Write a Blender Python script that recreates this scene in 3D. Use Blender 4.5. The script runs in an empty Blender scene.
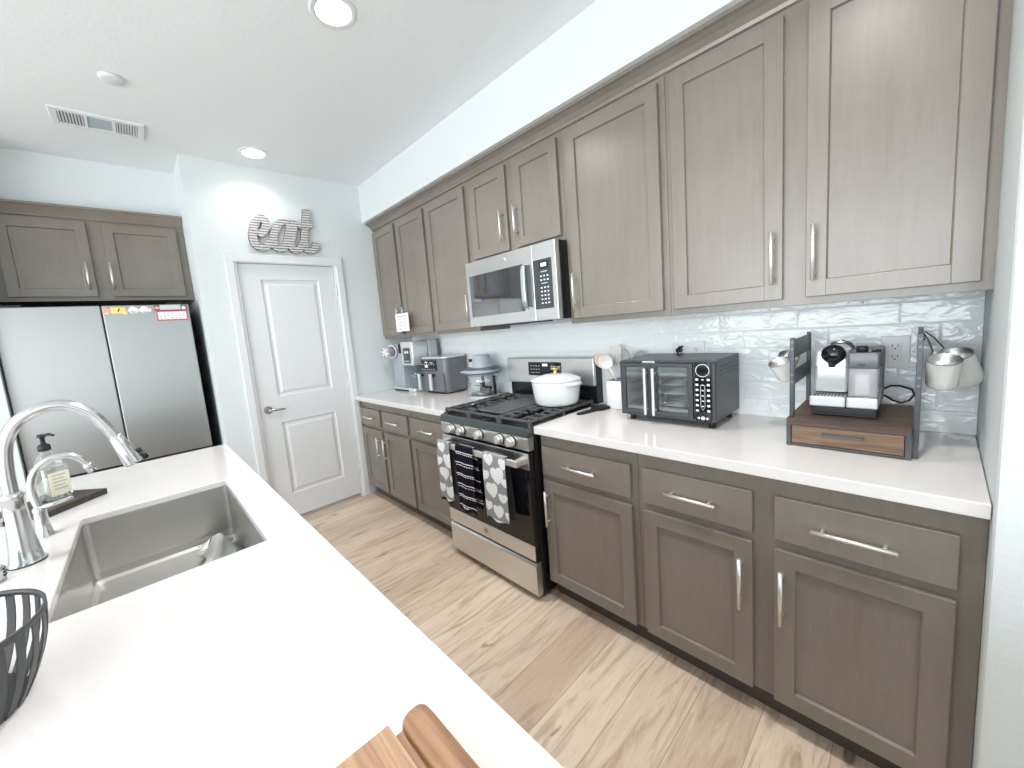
import bpy, bmesh, math, random
from mathutils import Vector, Matrix
random.seed(4)
PI = math.pi
S = bpy.context.scene
COL = S.collection

# ------------------------------------------------------------------ camera, world, light, exposure
def look():
    cam = bpy.data.cameras.new('camera'); o = bpy.data.objects.new('camera', cam); COL.objects.link(o)
    yaw, pitch, roll = 0.848, -0.1179, -0.0863
    f = Vector((-math.sin(yaw)*math.cos(pitch), math.cos(yaw)*math.cos(pitch), math.sin(pitch)))
    r = Vector((math.cos(yaw), math.sin(yaw), 0)); u = r.cross(f)
    r2 = r*math.cos(roll)+u*math.sin(roll); u2 = -r*math.sin(roll)+u*math.cos(roll)
    m = Matrix.Identity(4)
    for i in range(3):
        m[i][0] = r2[i]; m[i][1] = u2[i]; m[i][2] = -f[i]
    m.translation = (3.3252, -2.0311, 1.403)
    o.matrix_world = m
    cam.sensor_width = 36; cam.lens = 388.136/1024*36
    cam.shift_x = (512-484.703)/1024; cam.shift_y = -(384-375.003)/1024
    cam.clip_start = 0.02
    S.camera = o
look()
S.view_settings.view_transform = 'Standard'
S.view_settings.look = 'None'
S.view_settings.gamma = 1
S.view_settings.use_curve_mapping = False
S.view_settings.exposure = 0.2
W = bpy.data.worlds.new('daylight'); S.world = W; W.use_nodes = True
W.node_tree.nodes['Background'].inputs[0].default_value = (0.86, 0.94, 1.0, 1)
W.node_tree.nodes['Background'].inputs[1].default_value = 1.6
H = 2.729
XR = 7.0      # far wall behind the camera
YL = -6.2     # wall with the big windows, opposite the cabinets
def area(name, loc, rot, sx, sy, power, color, shape='RECTANGLE', spread=None):
    l = bpy.data.lights.new(name, 'AREA'); l.shape = shape; l.size = sx; l.size_y = sy
    l.energy = power; l.color = color
    if spread: l.spread = spread
    o = bpy.data.objects.new(name, l); COL.objects.link(o); o.location = loc; o.rotation_euler = rot
    return o
DAY = (0.88, 0.95, 1.0)
area('window_daylight', (2.6, YL+0.02, 1.30), (PI/2, 0, 0), 3.6, 2.3, 156, DAY)
area('window_daylight', (5.8, YL+0.02, 1.30), (PI/2, 0, 0), 1.8, 2.3, 50, DAY)
area('window_daylight', (XR-0.02, -4.3, 1.35), (PI/2, 0, PI/2), 2.6, 2.1, 18, DAY)
CANS = [(1.70, -1.243, 13.5), (0.245, -1.243, 1.5), (3.155, -1.243, 9.5), (1.70, -4.2, 1.0), (3.155, -4.2, 1.0)]
for cx, cy, cw in CANS:
    area('can_light', (cx, cy, H-0.012), (0, 0, 0), 0.13, 0.13, cw, (1.0, 0.955, 0.92), 'DISK', 2.35)

# ------------------------------------------------------------------ mesh helpers
class MB:
    def __init__(s): s.bm = bmesh.new()
    def _merge(s, t, mi=0, smooth=False):
        vm = {}
        for v in t.verts: vm[v] = s.bm.verts.new(v.co)
        for f in t.faces:
            try: nf = s.bm.faces.new([vm[v] for v in f.verts])
            except ValueError: continue
            nf.material_index = mi; nf.smooth = smooth or f.smooth
        t.free(); return s
    def box(s, x0, x1, y0, y1, z0, z1, bev=0, seg=2, mi=0, rot=None, piv=None, smooth=False):
        t = bmesh.new(); bmesh.ops.create_cube(t, size=1)
        for v in t.verts:
            v.co = Vector((x0+(v.co.x+.5)*(x1-x0), y0+(v.co.y+.5)*(y1-y0), z0+(v.co.z+.5)*(z1-z0)))
        if bev > 0:
            bmesh.ops.bevel(t, geom=list(t.edges), offset=bev, segments=seg, profile=.5, affect='EDGES')
        if rot is not None:
            p = Vector(piv) if piv else Vector(((x0+x1)/2, (y0+y1)/2, (z0+z1)/2))
            for v in t.verts: v.co = rot @ (v.co-p) + p
        return s._merge(t, mi, smooth)
    def tube(s, pts, r, n=10, mi=0, cap=True, closed=False):
        pts = [Vector(p) for p in pts]; k = len(pts)
        rs = r if isinstance(r, (list, tuple)) else [r]*k
        t = bmesh.new(); rings = []; prev = None
        for i, p in enumerate(pts):
            if closed: d = pts[(i+1) % k]-pts[(i-1) % k]
            else: d = pts[min(i+1, k-1)]-pts[max(i-1, 0)]
            d.normalize()
            if prev is None:
                a = Vector((0, 0, 1)) if abs(d.z) < .9 else Vector((1, 0, 0))
                prev = d.cross(a).normalized()
            prev = (prev-d*prev.dot(d)).normalized(); b = d.cross(prev)
            rings.append([t.verts.new(p+(prev*math.cos(2*PI*j/n)+b*math.sin(2*PI*j/n))*rs[i]) for j in range(n)])
        m = k if closed else k-1
        for i in range(m):
            A, B = rings[i], rings[(i+1) % k]
            for j in range(n):
                f = t.faces.new((A[j], A[(j+1) % n], B[(j+1) % n], B[j])); f.smooth = True
        if cap and not closed:
            t.faces.new(rings[0][::-1]); t.faces.new(rings[-1])
        bmesh.ops.recalc_face_normals(t, faces=t.faces)
        return s._merge(t, mi)
    def lathe(s, prof, c=(0, 0, 0), n=32, mi=0, M=None, sx=1, sy=1, cap=True):
        t = bmesh.new(); rings = []
        for r, z in prof:
            rings.append([t.verts.new((r*sx*math.cos(2*PI*j/n), r*sy*math.sin(2*PI*j/n), z)) for j in range(n)])
        for i in range(len(prof)-1):
            A, B = rings[i], rings[i+1]
            for j in range(n):
                f = t.faces.new((A[j], A[(j+1) % n], B[(j+1) % n], B[j])); f.smooth = True
        if cap:
            if prof[0][0] > 1e-4: t.faces.new(rings[0][::-1])
            if prof[-1][0] > 1e-4: t.faces.new(rings[-1])
        bmesh.ops.remove_doubles(t, verts=t.verts, dist=1e-5)
        bmesh.ops.recalc_face_normals(t, faces=t.faces)
        for v in t.verts:
            if M is not None: v.co = M @ v.co
            v.co += Vector(c)
        return s._merge(t, mi)
    def cyl(s, p0, p1, r, n=20, mi=0, r2=None):
        return s.tube([p0, p1], [r, r if r2 is None else r2], n, mi)
    def prism(s, poly, axis, a0, a1, mi=0, bev=0, smooth=False):
        """poly: 2D points in the two other axes (xyz order), extruded along axis"""
        t = bmesh.new()
        def P(p, a):
            return {'x': (a, p[0], p[1]), 'y': (p[0], a, p[1]), 'z': (p[0], p[1], a)}[axis]
        A = [t.verts.new(P(p, a0)) for p in poly]; B = [t.verts.new(P(p, a1)) for p in poly]
        n = len(poly)
        for i in range(n):
            f = t.faces.new((A[i], A[(i+1) % n], B[(i+1) % n], B[i])); f.smooth = smooth
        t.faces.new(A[::-1]); t.faces.new(B)
        bmesh.ops.recalc_face_normals(t, faces=t.faces)
        if bev: bmesh.ops.bevel(t, geom=list(t.edges), offset=bev, segments=2, profile=.5, affect='EDGES')
        return s._merge(t, mi)
    def grid(s, fn, nu, nv, mi=None, smooth=True):
        V = [[s.bm.verts.new(fn(i/nu, j/nv)) for j in range(nv+1)] for i in range(nu+1)]
        for i in range(nu):
            for j in range(nv):
                f = s.bm.faces.new((V[i][j], V[i+1][j], V[i+1][j+1], V[i][j+1])); f.smooth = smooth
                if mi: f.material_index = mi((i+.5)/nu, (j+.5)/nv)
        return s
    def rbox(s, cx, cy, z0, z1, w, d, r, w2=None, d2=None, er=.01, mi=0, n=6, M=None):
        """upright rounded-corner block, optionally tapering, edge radius er on top and bottom"""
        w2 = w if w2 is None else w2; d2 = d if d2 is None else d2
        t = bmesh.new(); rings = []
        lv = [(z0, -er), (z0+er*.3, -er*.3), (z0+er, 0), (z1-er, 0), (z1-er*.3, -er*.3), (z1, -er)]
        for z, ins in lv:
            k = (z-z0)/(z1-z0); W_ = w+(w2-w)*k+2*ins; D_ = d+(d2-d)*k+2*ins; R_ = max(r+ins, .002)
            ring = []
            for qx, qy, a0 in ((1, 1, 0), (-1, 1, PI/2), (-1, -1, PI), (1, -1, 1.5*PI)):
                for i in range(n+1):
                    a = a0+PI/2*i/n
                    ring.append(t.verts.new((cx+qx*(W_/2-R_)+R_*math.cos(a), cy+qy*(D_/2-R_)+R_*math.sin(a), z)))
            rings.append(ring)
        k = len(rings[0])
        for A, B in zip(rings, rings[1:]):
            for j in range(k):
                f = t.faces.new((A[j], A[(j+1) % k], B[(j+1) % k], B[j])); f.smooth = True
        t.faces.new(rings[0][::-1]); t.faces.new(rings[-1])
        if M is not None:
            for v in t.verts: v.co = M @ v.co
        return s._merge(t, mi)

ORG = {}
def link(name, mb, mats, parent=None, world=True, autosmooth=False):
    me = bpy.data.meshes.new(name)
    if parent is not None and world:
        o0 = ORG[parent]
        for v in mb.bm.verts: v.co -= o0
    mb.bm.to_mesh(me); mb.bm.free()
    for m in (mats if isinstance(mats, (list, tuple)) else [mats]): me.materials.append(m)
    o = bpy.data.objects.new(name, me); COL.objects.link(o)
    if parent is not None:
        o.parent = parent; ORG[o] = ORG[parent]
    else: ORG[o] = Vector((0, 0, 0))
    return o
def tag(o, label, cat, group=None, kind=None):
    o['label'] = label; o['category'] = cat
    if group: o['group'] = group
    if kind: o['kind'] = kind
    return o
def thing(name, label, cat, loc, rz=0, group=None):
    o = bpy.data.objects.new(name, None); COL.objects.link(o); o.empty_display_size = .05
    o.location = loc; o.rotation_euler = (0, 0, rz); ORG[o] = Vector(loc)
    return tag(o, label, cat, group)
def solo(name, mb, mats, label, cat, loc, group=None):
    """a thing that is one mesh, origin at its base"""
    for v in mb.bm.verts: v.co -= Vector(loc)
    o = link(name, mb, mats); o.location = loc; ORG[o] = Vector(loc)
    return tag(o, label, cat, group)
def struct(name, mb, mats, label=None):
    o = link(name, mb, mats); o['kind'] = 'structure'
    if label: o['label'] = label; o['category'] = name.split('_')[0]
    return o

# ------------------------------------------------------------------ materials
def base(name, color, rough=.5, metal=0., spec=.5, coat=0., trans=0., ior=1.45):
    m = bpy.data.materials.new(name); m.use_nodes = True
    b = m.node_tree.nodes['Principled BSDF']
    b.inputs['Base Color'].default_value = (*color, 1); b.inputs['Roughness'].default_value = rough
    b.inputs['Metallic'].default_value = metal; b.inputs['Specular IOR Level'].default_value = spec
    b.inputs['Coat Weight'].default_value = coat; b.inputs['Transmission Weight'].default_value = trans
    b.inputs['IOR'].default_value = ior
    return m
class NT:
    def __init__(s, m): s.t = m.node_tree; s.b = s.t.nodes['Principled BSDF']
    def n(s, typ, **kw):
        d = s.t.nodes.new(typ)
        for k, v in kw.items():
            if hasattr(d, k): setattr(d, k, v)
        return d
    def l(s, a, b): s.t.links.new(a, b)
    def coord(s, scale=(1, 1, 1), rot=(0, 0, 0), kind='Object'):
        c = s.n('ShaderNodeTexCoord'); m = s.n('ShaderNodeMapping')
        m.inputs['Scale'].default_value = scale; m.inputs['Rotation'].default_value = rot
        s.l(c.outputs[kind], m.inputs['Vector']); return m.outputs['Vector']
    def noise(s, vec, scale, detail=3, rough=.5, dist=0):
        d = s.n('ShaderNodeTexNoise'); d.inputs['Scale'].default_value = scale
        d.inputs['Detail'].default_value = detail; d.inputs['Roughness'].default_value = rough
        d.inputs['Distortion'].default_value = dist
        s.l(vec, d.inputs['Vector']); return d.outputs['Fac']
    def ramp(s, fac, stops):
        d = s.n('ShaderNodeValToRGB'); e = d.color_ramp.elements
        while len(e) < len(stops): e.new(.5)
        for k, (p, c) in enumerate(stops):
            e[k].position = p; e[k].color = (*c, 1) if len(c) == 3 else c
        s.l(fac, d.inputs['Fac']); return d.outputs['Color']
    def mix(s, fac, a, b, mode='MIX'):
        d = s.n('ShaderNodeMix'); d.data_type = 'RGBA'; d.blend_type = mode
        if isinstance(fac, (int, float)): d.inputs[0].default_value = fac
        else: s.l(fac, d.inputs[0])
        for v, i in ((a, 6), (b, 7)):
            if isinstance(v, tuple): d.inputs[i].default_value = (*v, 1)
            else: s.l(v, d.inputs[i])
        return d.outputs[2]
    def math(s, op, a, b=None):
        d = s.n('ShaderNodeMath'); d.operation = op
        for i, v in enumerate((a, b)):
            if v is None: continue
            if isinstance(v, (int, float)): d.inputs[i].default_value = v
            else: s.l(v, d.inputs[i])
        return d.outputs[0]
    def bump(s, h, strength, dist=.01):
        d = s.n('ShaderNodeBump'); d.inputs['Strength'].default_value = strength; d.inputs['Distance'].default_value = dist
        s.l(h, d.inputs['Height']); s.l(d.outputs['Normal'], s.b.inputs['Normal']); return d
    def color(s, c): s.l(c, s.b.inputs['Base Color'])
    def rough(s, r): s.l(r, s.b.inputs['Roughness'])

def m_wall(name, col, bump=.25):
    m = base(name, col, .75, spec=.3); t = NT(m); v = t.coord()
    t.bump(t.noise(v, 55, 3, .6), bump, .004); return m
WALL = m_wall('painted_wall', (.70, .742, .75))
CEIL = m_wall('painted_ceiling', (.80, .835, .85), .2)
TRIM = base('white_trim_paint', (.74, .76, .775), .35)

def m_cab():
    m = base('grey_brown_stained_wood', (.2, .172, .142), .33, spec=.7, coat=.35); t = NT(m)
    m.node_tree.nodes['Principled BSDF'].inputs['Coat Roughness'].default_value = .3
    g = t.noise(t.coord((26, 26, 1.8)), 2.2, 4, .6, .6)
    b = t.noise(t.coord((1.6, 1.6, 1)), 2.6, 4, .55)
    f = t.noise(t.coord((120, 120, 9)), 2.0, 2, .5)
    c = t.ramp(g, [(.25, (.180, .153, .125)), (.75, (.214, .185, .154))])
    c = t.mix(t.ramp(b, [(.35, (0, 0, 0)), (.7, (.55, .55, .55))]), c, (.245, .222, .194))
    t.color(t.mix(t.ramp(f, [(.55, (0, 0, 0)), (.8, (.18, .18, .18))]), c, (.13, .108, .088)))
    t.bump(g, .03, .001); return m
CAB = m_cab()
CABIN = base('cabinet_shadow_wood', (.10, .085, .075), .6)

def m_quartz():
    m = base('white_quartz', (.86, .835, .82), .10, spec=.5); t = NT(m); v = t.coord()
    n1 = t.noise(v, 5, 4, .6); n2 = t.noise(v, 420, 1, .5)
    c = t.ramp(n1, [(.35, (.715, .692, .683)), (.7, (.755, .735, .726))])
    t.color(t.mix(t.ramp(n2, [(.66, (0, 0, 0)), (.72, (.25, .25, .25))]), c, (.56, .55, .54))); return m
QUARTZ = m_quartz()

def m_floor():
    m = base('oak_plank_floor', (.6, .5, .4), .42); t = NT(m)
    c0 = t.n('ShaderNodeTexCoord'); sp = t.n('ShaderNodeSeparateXYZ'); t.l(c0.outputs['Object'], sp.inputs[0])
    cb = t.n('ShaderNodeCombineXYZ'); t.l(sp.outputs['Y'], cb.inputs['X'])
    t.l(t.math('ADD', sp.outputs['X'], 1.14+.18*20), cb.inputs['Y'])
    br = t.n('ShaderNodeTexBrick'); br.offset = .37; br.offset_frequency = 2
    br.inputs['Scale'].default_value = 1; br.inputs['Brick Width'].default_value = 1.22; br.inputs['Row Height'].default_value = .18
    br.inputs['Mortar Size'].default_value = .0012; br.inputs['Mortar Smooth'].default_value = .3; br.inputs['Bias'].default_value = 0
    br.inputs['Color1'].default_value = (0, 0, 0, 1); br.inputs['Color2'].default_value = (1, 1, 1, 1); br.inputs['Mortar'].default_value = (.5, .5, .5, 1)
    t.l(cb.outputs[0], br.inputs['Vector'])
    rnd = br.outputs['Color']
    off = t.n('ShaderNodeCombineXYZ'); t.l(t.math('MULTIPLY', rnd, 13.7), off.inputs['X']); t.l(t.math('MULTIPLY', rnd, 7.3), off.inputs['Y'])
    va = t.n('ShaderNodeVectorMath'); va.operation = 'ADD'; t.l(c0.outputs['Object'], va.inputs[0]); t.l(off.outputs[0], va.inputs[1])
    def mp(sc):
        d = t.n('ShaderNodeMapping'); d.inputs['Scale'].default_value = sc; t.l(va.outputs[0], d.inputs['Vector']); return d.outputs[0]
    grain = t.noise(mp((7.5, .75, 1)), 2.6, 6, .60, 1.6)
    fine = t.noise(mp((70, 3.2, 1)), 3.0, 3, .6)
    knot = t.noise(mp((8, 3.0, 1)), 2.0, 2, .5, .6)
    tone = t.ramp(rnd, [(0, (.52, .395, .30)), (.3, (.70, .56, .435)), (.6, (.78, .64, .505)), (1, (.60, .48, .385))])
    c = t.mix(t.ramp(grain, [(.50, (0, 0, 0)), (.62, (.45, .45, .45)), (.76, (.80, .80, .80))]), tone, (.33, .222, .155))
    c = t.mix(t.ramp(grain, [(.25, (.7, .7, .7)), (.45, (0, 0, 0))]), c, (.86, .735, .585))
    c = t.mix(t.ramp(fine, [(.52, (0, 0, 0)), (.8, (.40, .40, .40))]), c, (.40, .29, .22))
    c = t.mix(t.ramp(knot, [(.68, (0, 0, 0)), (.76, (.85, .85, .85))]), c, (.22, .14, .095))
    c = t.mix(t.math('MULTIPLY', br.outputs['Fac'], .75), c, (.24, .17, .13))
    t.color(c)
    t.bump(t.math('ADD', t.math('MULTIPLY', fine, .4), t.math('MULTIPLY', br.outputs['Fac'], -1.5)), .18, .002); return m
FLOOR = m_floor()

def m_tile():
    m = base('glazed_white_tile', (.80, .86, .87), .07, spec=.6); t = NT(m)
    c0 = t.n('ShaderNodeTexCoord'); sp = t.n('ShaderNodeSeparateXYZ'); t.l(c0.outputs['Object'], sp.inputs[0])
    w, h = .2865, .0765
    zz = t.math('DIVIDE', t.math('ADD', sp.outputs['Z'], -1.370+h*20), h)
    row = t.math('FLOOR', zz); fz = t.math('FRACT', zz)
    xx = t.math('DIVIDE', t.math('ADD', sp.outputs['X'], -2.607+w*40), w)
    # one third running bond: each row down steps a third of a tile to the right
    xr = t.math('ADD', xx, t.math('MULTIPLY', t.math('SUBTRACT', row, 20), 1/3))
    col = t.math('FLOOR', xr); fx = t.math('FRACT', xr)
    ex = t.math('MULTIPLY', t.math('MINIMUM', fx, t.math('SUBTRACT', 1, fx)), w)
    ez = t.math('MULTIPLY', t.math('MINIMUM', fz, t.math('SUBTRACT', 1, fz)), h)
    e = t.math('MINIMUM', ex, ez)
    mr = t.n('ShaderNodeMapRange'); mr.inputs['From Min'].default_value = .0012; mr.inputs['From Max'].default_value = .0045
    mr.clamp = True; t.l(e, mr.inputs['Value'])
    wn = t.n('ShaderNodeTexWhiteNoise'); wn.noise_dimensions = '2D'
    cb = t.n('ShaderNodeCombineXYZ'); t.l(col, cb.inputs[0]); t.l(row, cb.inputs[1]); t.l(cb.outputs[0], wn.inputs['Vector'])
    ofs = t.n('ShaderNodeVectorMath'); ofs.operation = 'MULTIPLY_ADD'
    t.l(wn.outputs['Color'], ofs.inputs[0]); ofs.inputs[1].default_value = (9, 9, 9); t.l(c0.outputs['Object'], ofs.inputs[2])
    d = t.n('ShaderNodeMapping'); d.inputs['Scale'].default_value = (1, 1, 1.8); t.l(ofs.outputs[0], d.inputs['Vector'])
    wav = t.noise(d.outputs[0], 13, 2, .5, 1.2)
    tone = t.ramp(wn.outputs['Value'], [(0, (.86, .905, .91)), (1, (.92, .95, .95))])
    t.color(t.mix(mr.outputs[0], (.86, .88, .88), tone))
    r = t.n('ShaderNodeMapRange'); r.inputs['To Min'].default_value = .5; r.inputs['To Max'].default_value = .06; t.l(mr.outputs[0], r.inputs['Value'])
    t.rough(r.outputs[0])
    hgt = t.math('ADD', t.math('MULTIPLY', mr.outputs[0], .16), t.math('MULTIPLY', wav, 1.0))
    t.bump(hgt, .5, .010); return m
TILE = m_tile()

def m_steel(name, col=(.62, .62, .61), rough=.28, axis=0, bump=.004):
    m = base(name, col, rough, 1.0); t = NT(m)
    sc = [3, 3, 3]; 
    for k in range(3):
        if k != axis: sc[k] = 220
    n = t.noise(t.coord(tuple(sc)), 1.0, 3, .6)
    r = t.n('ShaderNodeMapRange'); r.inputs['To Min'].default_value = rough-.03; r.inputs['To Max'].default_value = rough+.04
    t.l(n, r.inputs['Value']); t.rough(r.outputs[0]); t.bump(n, bump, .001); return m
STEEL = m_steel('brushed_stainless_steel', (.70, .70, .695), .36)
STEELV = m_steel('fridge_stainless_steel', (.36, .362, .355), .40, 1, .0)
STEELV.node_tree.nodes['Principled BSDF'].inputs['Anisotropic'].default_value = .85
SINKST = m_steel('sink_steel', (.64, .63, .61), .36, 0, .008)
NICKEL = base('brushed_nickel', (.86, .845, .825), .38, .9)
CHROME = base('satin_chrome', (.66, .66, .66), .2, 1.0)
BLACK = base('black_enamel', (.012, .012, .013), .25)
BLACKG = base('black_glass', (.010, .010, .012), .04, spec=.6)
OVGLASS = base('tinted_oven_glass', (.045, .045, .05), .05, spec=1.0, ior=1.9)
IRON = base('cast_iron', (.085, .087, .088), .40, spec=.6)
DARKST = base('slate_panel', (.105, .125, .13), .32, .6)
MATTEBLK = base('matte_black_plastic', (.018, .018, .020), .45)
CHAR = base('charcoal_metal', (.075, .08, .088), .38, .5)
GREYPL = base('grey_plastic', (.17, .175, .19), .38, .2)
BLUEGREY = base('blue_grey_plastic', (.37, .41, .45), .35)
DKBLUE = base('slate_blue_plastic', (.10, .125, .155), .35)
SILVER = base('silver_plastic', (.70, .72, .73), .28, .5)
WHITEPL = base('white_plastic', (.82, .82, .82), .3)
CERAM = base('white_enamel', (.84, .865, .865), .14, coat=.3)
CREAM = base('cream_enamel', (.83, .82, .78), .18, coat=.3)
GOLD = base('gold_metal', (.83, .60, .25), .22, 1.0)
PRINT = base('pale_print', (.75, .77, .78), .5)
GREYINK = base('grey_ink', (.42, .42, .43), .7)
MILKY = base('milky_plastic', (.80, .80, .83), .12, trans=.6, ior=1.12)
TANK = base('frosted_tank_plastic', (.72, .79, .81), .2, trans=.2, ior=1.2)
OVENIN = base('oven_liner', (.80, .84, .85), .3)
PAPER = base('white_card', (.86, .86, .85), .6)
RED = base('red_card', (.60, .06, .08), .6)
YELLOW = base('yellow_note', (.85, .70, .22), .6)
PINKC = base('pink_print', (.80, .40, .34), .6)
def m_pane(name, tint, refl=.10):
    m = bpy.data.materials.new(name); m.use_nodes = True; nt = m.node_tree; nt.nodes.clear()
    o = nt.nodes.new('ShaderNodeOutputMaterial'); mx = nt.nodes.new('ShaderNodeMixShader')
    tr = nt.nodes.new('ShaderNodeBsdfTransparent'); tr.inputs[0].default_value = (*tint, 1)
    gl = nt.nodes.new('ShaderNodeBsdfGlossy'); gl.inputs['Roughness'].default_value = .03; gl.inputs[0].default_value = (.95, .97, .97, 1)
    lw = nt.nodes.new('ShaderNodeLayerWeight'); lw.inputs[0].default_value = .25
    mr = nt.nodes.new('ShaderNodeMapRange'); mr.inputs['To Min'].default_value = refl*.6; mr.inputs['To Max'].default_value = .75
    nt.links.new(lw.outputs['Facing'], mr.inputs['Value']); nt.links.new(mr.outputs[0], mx.inputs[0])
    nt.links.new(tr.outputs[0], mx.inputs[1]); nt.links.new(gl.outputs[0], mx.inputs[2]); nt.links.new(mx.outputs[0], o.inputs[0])
    return m
GLASS = m_pane('clear_glass', (.95, .97, .97), .12)
SMOKE = m_pane('clear_plastic', (.93, .95, .96), .14)
BASKET = base('dark_grey_metal', (.075, .075, .078), .42, .3)
PINKSIL = base('blush_silicone', (.80, .60, .51), .5)
GREYSIL = base('grey_silicone', (.45, .45, .44), .5)
CREAMSIL = base('pale_silicone', (.78, .76, .72), .5)
SOAP = base('pale_soap', (.80, .83, .76), .05, trans=.9, ior=1.35)
LABELP = base('cream_label', (.80, .77, .60), .6)

def m_emit(name, col, st):
    m = base(name, col, .5); b = m.node_tree.nodes['Principled BSDF']
    b.inputs['Emission Color'].default_value = (*col, 1); b.inputs['Emission Strength'].default_value = st; return m
LAMP = m_emit('lamp_diffuser', (1, .96, .92), 9.0)
LCD = m_emit('clock_display', (.75, .95, 1.0), 1.6)

def m_wood(name, ca, cb, axis=0, sc=9, rough=.45):
    m = base(name, ca, rough); t = NT(m); s = [sc*2.2]*3; s[axis] = sc*.16
    g = t.noise(t.coord(tuple(s)), 1.6, 6, .62, 1.2); f = t.noise(t.coord(tuple(x*4 for x in s)), 1.6, 3, .6)
    c = t.ramp(g, [(.3, ca), (.7, cb)])
    t.color(t.mix(t.ramp(f, [(.5, (0, 0, 0)), (.8, (.5, .5, .5))]), c, tuple(x*.45 for x in cb)))
    t.bump(g, .08, .002); return m
RUSTIC = m_wood('dark_rustic_wood', (.13, .075, .055), (.045, .026, .02), 0)
RUSTICL = m_wood('weathered_tan_wood', (.29, .185, .115), (.10, .055, .033), 0, 7)
TEAK = m_wood('teak_board_wood', (.48, .28, .155), (.20, .095, .05), 0, 9)
TEAKP = m_wood('pale_teak_wood', (.58, .38, .225), (.30, .16, .085), 0, 10)
SLAB = m_wood('dark_tray_wood', (.075, .06, .052), (.035, .028, .025), 0)

def m_stripe():
    m = base('whitewashed_corrugated_metal', (.7, .68, .67), .5, .1); t = NT(m)
    c0 = t.n('ShaderNodeTexCoord'); sp = t.n('ShaderNodeSeparateXYZ'); t.l(c0.outputs['Object'], sp.inputs[0])
    f = t.math('FRACT', t.math('MULTIPLY', sp.outputs['Z'], 1/.0195))
    h = t.math('ABSOLUTE', t.math('SUBTRACT', f, .5))
    n = t.noise(t.coord((6, 6, 30)), 5, 3)
    c = t.ramp(t.math('ADD', h, t.math('MULTIPLY', t.math('SUBTRACT', n, .5), .18)), [(.30, (.62, .595, .59)), (.40, (.075, .07, .07))])
    t.color(c); t.bump(h, .6, .006); return m
CORR = m_stripe()
CORREDGE = base('dark_letter_edge', (.17, .16, .155), .5, .3)
def m_cloth(name, col, sc=600):
    m = base(name, col, .9, spec=.15); t = NT(m); t.bump(t.noise(t.coord(), sc, 2), .3, .001)
    b = t.b; b.inputs['Sheen Weight'].default_value = .2; return m
CLGREY = m_cloth('grey_cotton', (.27, .285, .30)); CLWHITE = m_cloth('white_cotton', (.84, .84, .84))
CLNAVY = m_cloth('navy_black_cotton', (.009, .009, .017))
CLNAVY.node_tree.nodes['Principled BSDF'].inputs['Sheen Weight'].default_value = 0; CLBLK = m_cloth('black_hem_and_shade_cotton', (.012, .012, .014))
RAG = m_cloth('pale_grey_rag', (.46, .46, .44))

# ------------------------------------------------------------------ setting
XS = 3.461           # stub wall at the right end of the run
m = MB(); m.box(-1.0, XR, YL-.1, .12, -.08, 0); struct('floor', m, FLOOR)
m = MB(); m.box(-1.0, XR, YL-.1, .12, H, H+.1); struct('ceiling', m, CEIL)
m = MB(); m.box(-.1, XS, 0, .12, 0, H); struct('wall_back', m, WALL)
m = MB(); m.box(.002, XS-.002, -.008, -.0005, .914, 1.40); struct('wall_backsplash', m, TILE)
m = MB(); m.box(0, XS, -.387, 0, 2.418, H); struct('wall_soffit', m, WALL)
DL, DR, DT = -1.407, -.688, 2.04          # pantry door opening
m = MB(); m.box(-.11, 0, DR, 0, 0, H); m.box(-.11, 0, -1.641, DL, 0, H); m.box(-.11, 0, DL, DR, DT, H); struct('wall_pantry', m, WALL)
m = MB(); m.box(-.98, -.11, -1.641, -1.53, 0, H); struct('wall_alcove_side', m, WALL)
m = MB(); m.box(-1.0, -.98, YL, .12, 0, H); m.box(-.98, -.385, -2.615, -1.641, 2.41, H); struct('wall_alcove', m, WALL)
m = MB(); m.box(-.98, -.12, -2.80, -2.615, 0, H); struct('wall_fridge_end', m, WALL)
m = MB(); m.prism([(XS, .12), (XS, 0), (3.447, -.60), (3.4465, -.680), (3.4495, -.689), (3.460, -.692), (XR, -.692), (XR, .12)], 'z', 0, H); struct('wall_right', m, WALL)
def frame_wall(axis, pos, th, a0, a1, holes, name):
    m = MB()
    def bx(u0, u1, z0, z1):
        if u1-u0 < 1e-4 or z1-z0 < 1e-4: return
        if axis == 'y': m.box(u0, u1, pos-th, pos, z0, z1)
        else: m.box(pos, pos+th, u0, u1, z0, z1)
    u = a0
    for h0, h1, z0, z1 in holes:
        bx(u, h0, 0, H); bx(h0, h1, 0, z0); bx(h0, h1, z1, H); u = h1
    bx(u, a1, 0, H); struct(name, m, WALL)
frame_wall('y', YL, .1, -1.0, XR, [(.8, 4.4, .15, 2.45), (4.9, 6.7, .15, 2.45)], 'wall_left')
frame_wall('x', XR, .1, YL, .12, [(-5.6, -3.0, .15, 2.45)], 'wall_front')
def win(name, axis, pos, a0, a1):
    m = MB()
    for u0, u1, z0, z1 in ((a0, a0+.05, .15, 2.45), (a1-.05, a1, .15, 2.45), (a0, a1, .15, .2), (a0, a1, 2.4, 2.45), ((a0+a1)/2-.03, (a0+a1)/2+.03, .15, 2.45)):
        if axis == 'y': m.box(u0, u1, pos-.07, pos-.02, z0, z1, .004)
        else: m.box(pos+.02, pos+.07, u0, u1, z0, z1, .004)
    struct(name, m, TRIM)
win('window_1', 'y', YL, .8, 4.4); win('window_2', 'y', YL, 4.9, 6.7); win('window_3', 'x', XR, -5.6, -3.0)

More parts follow.
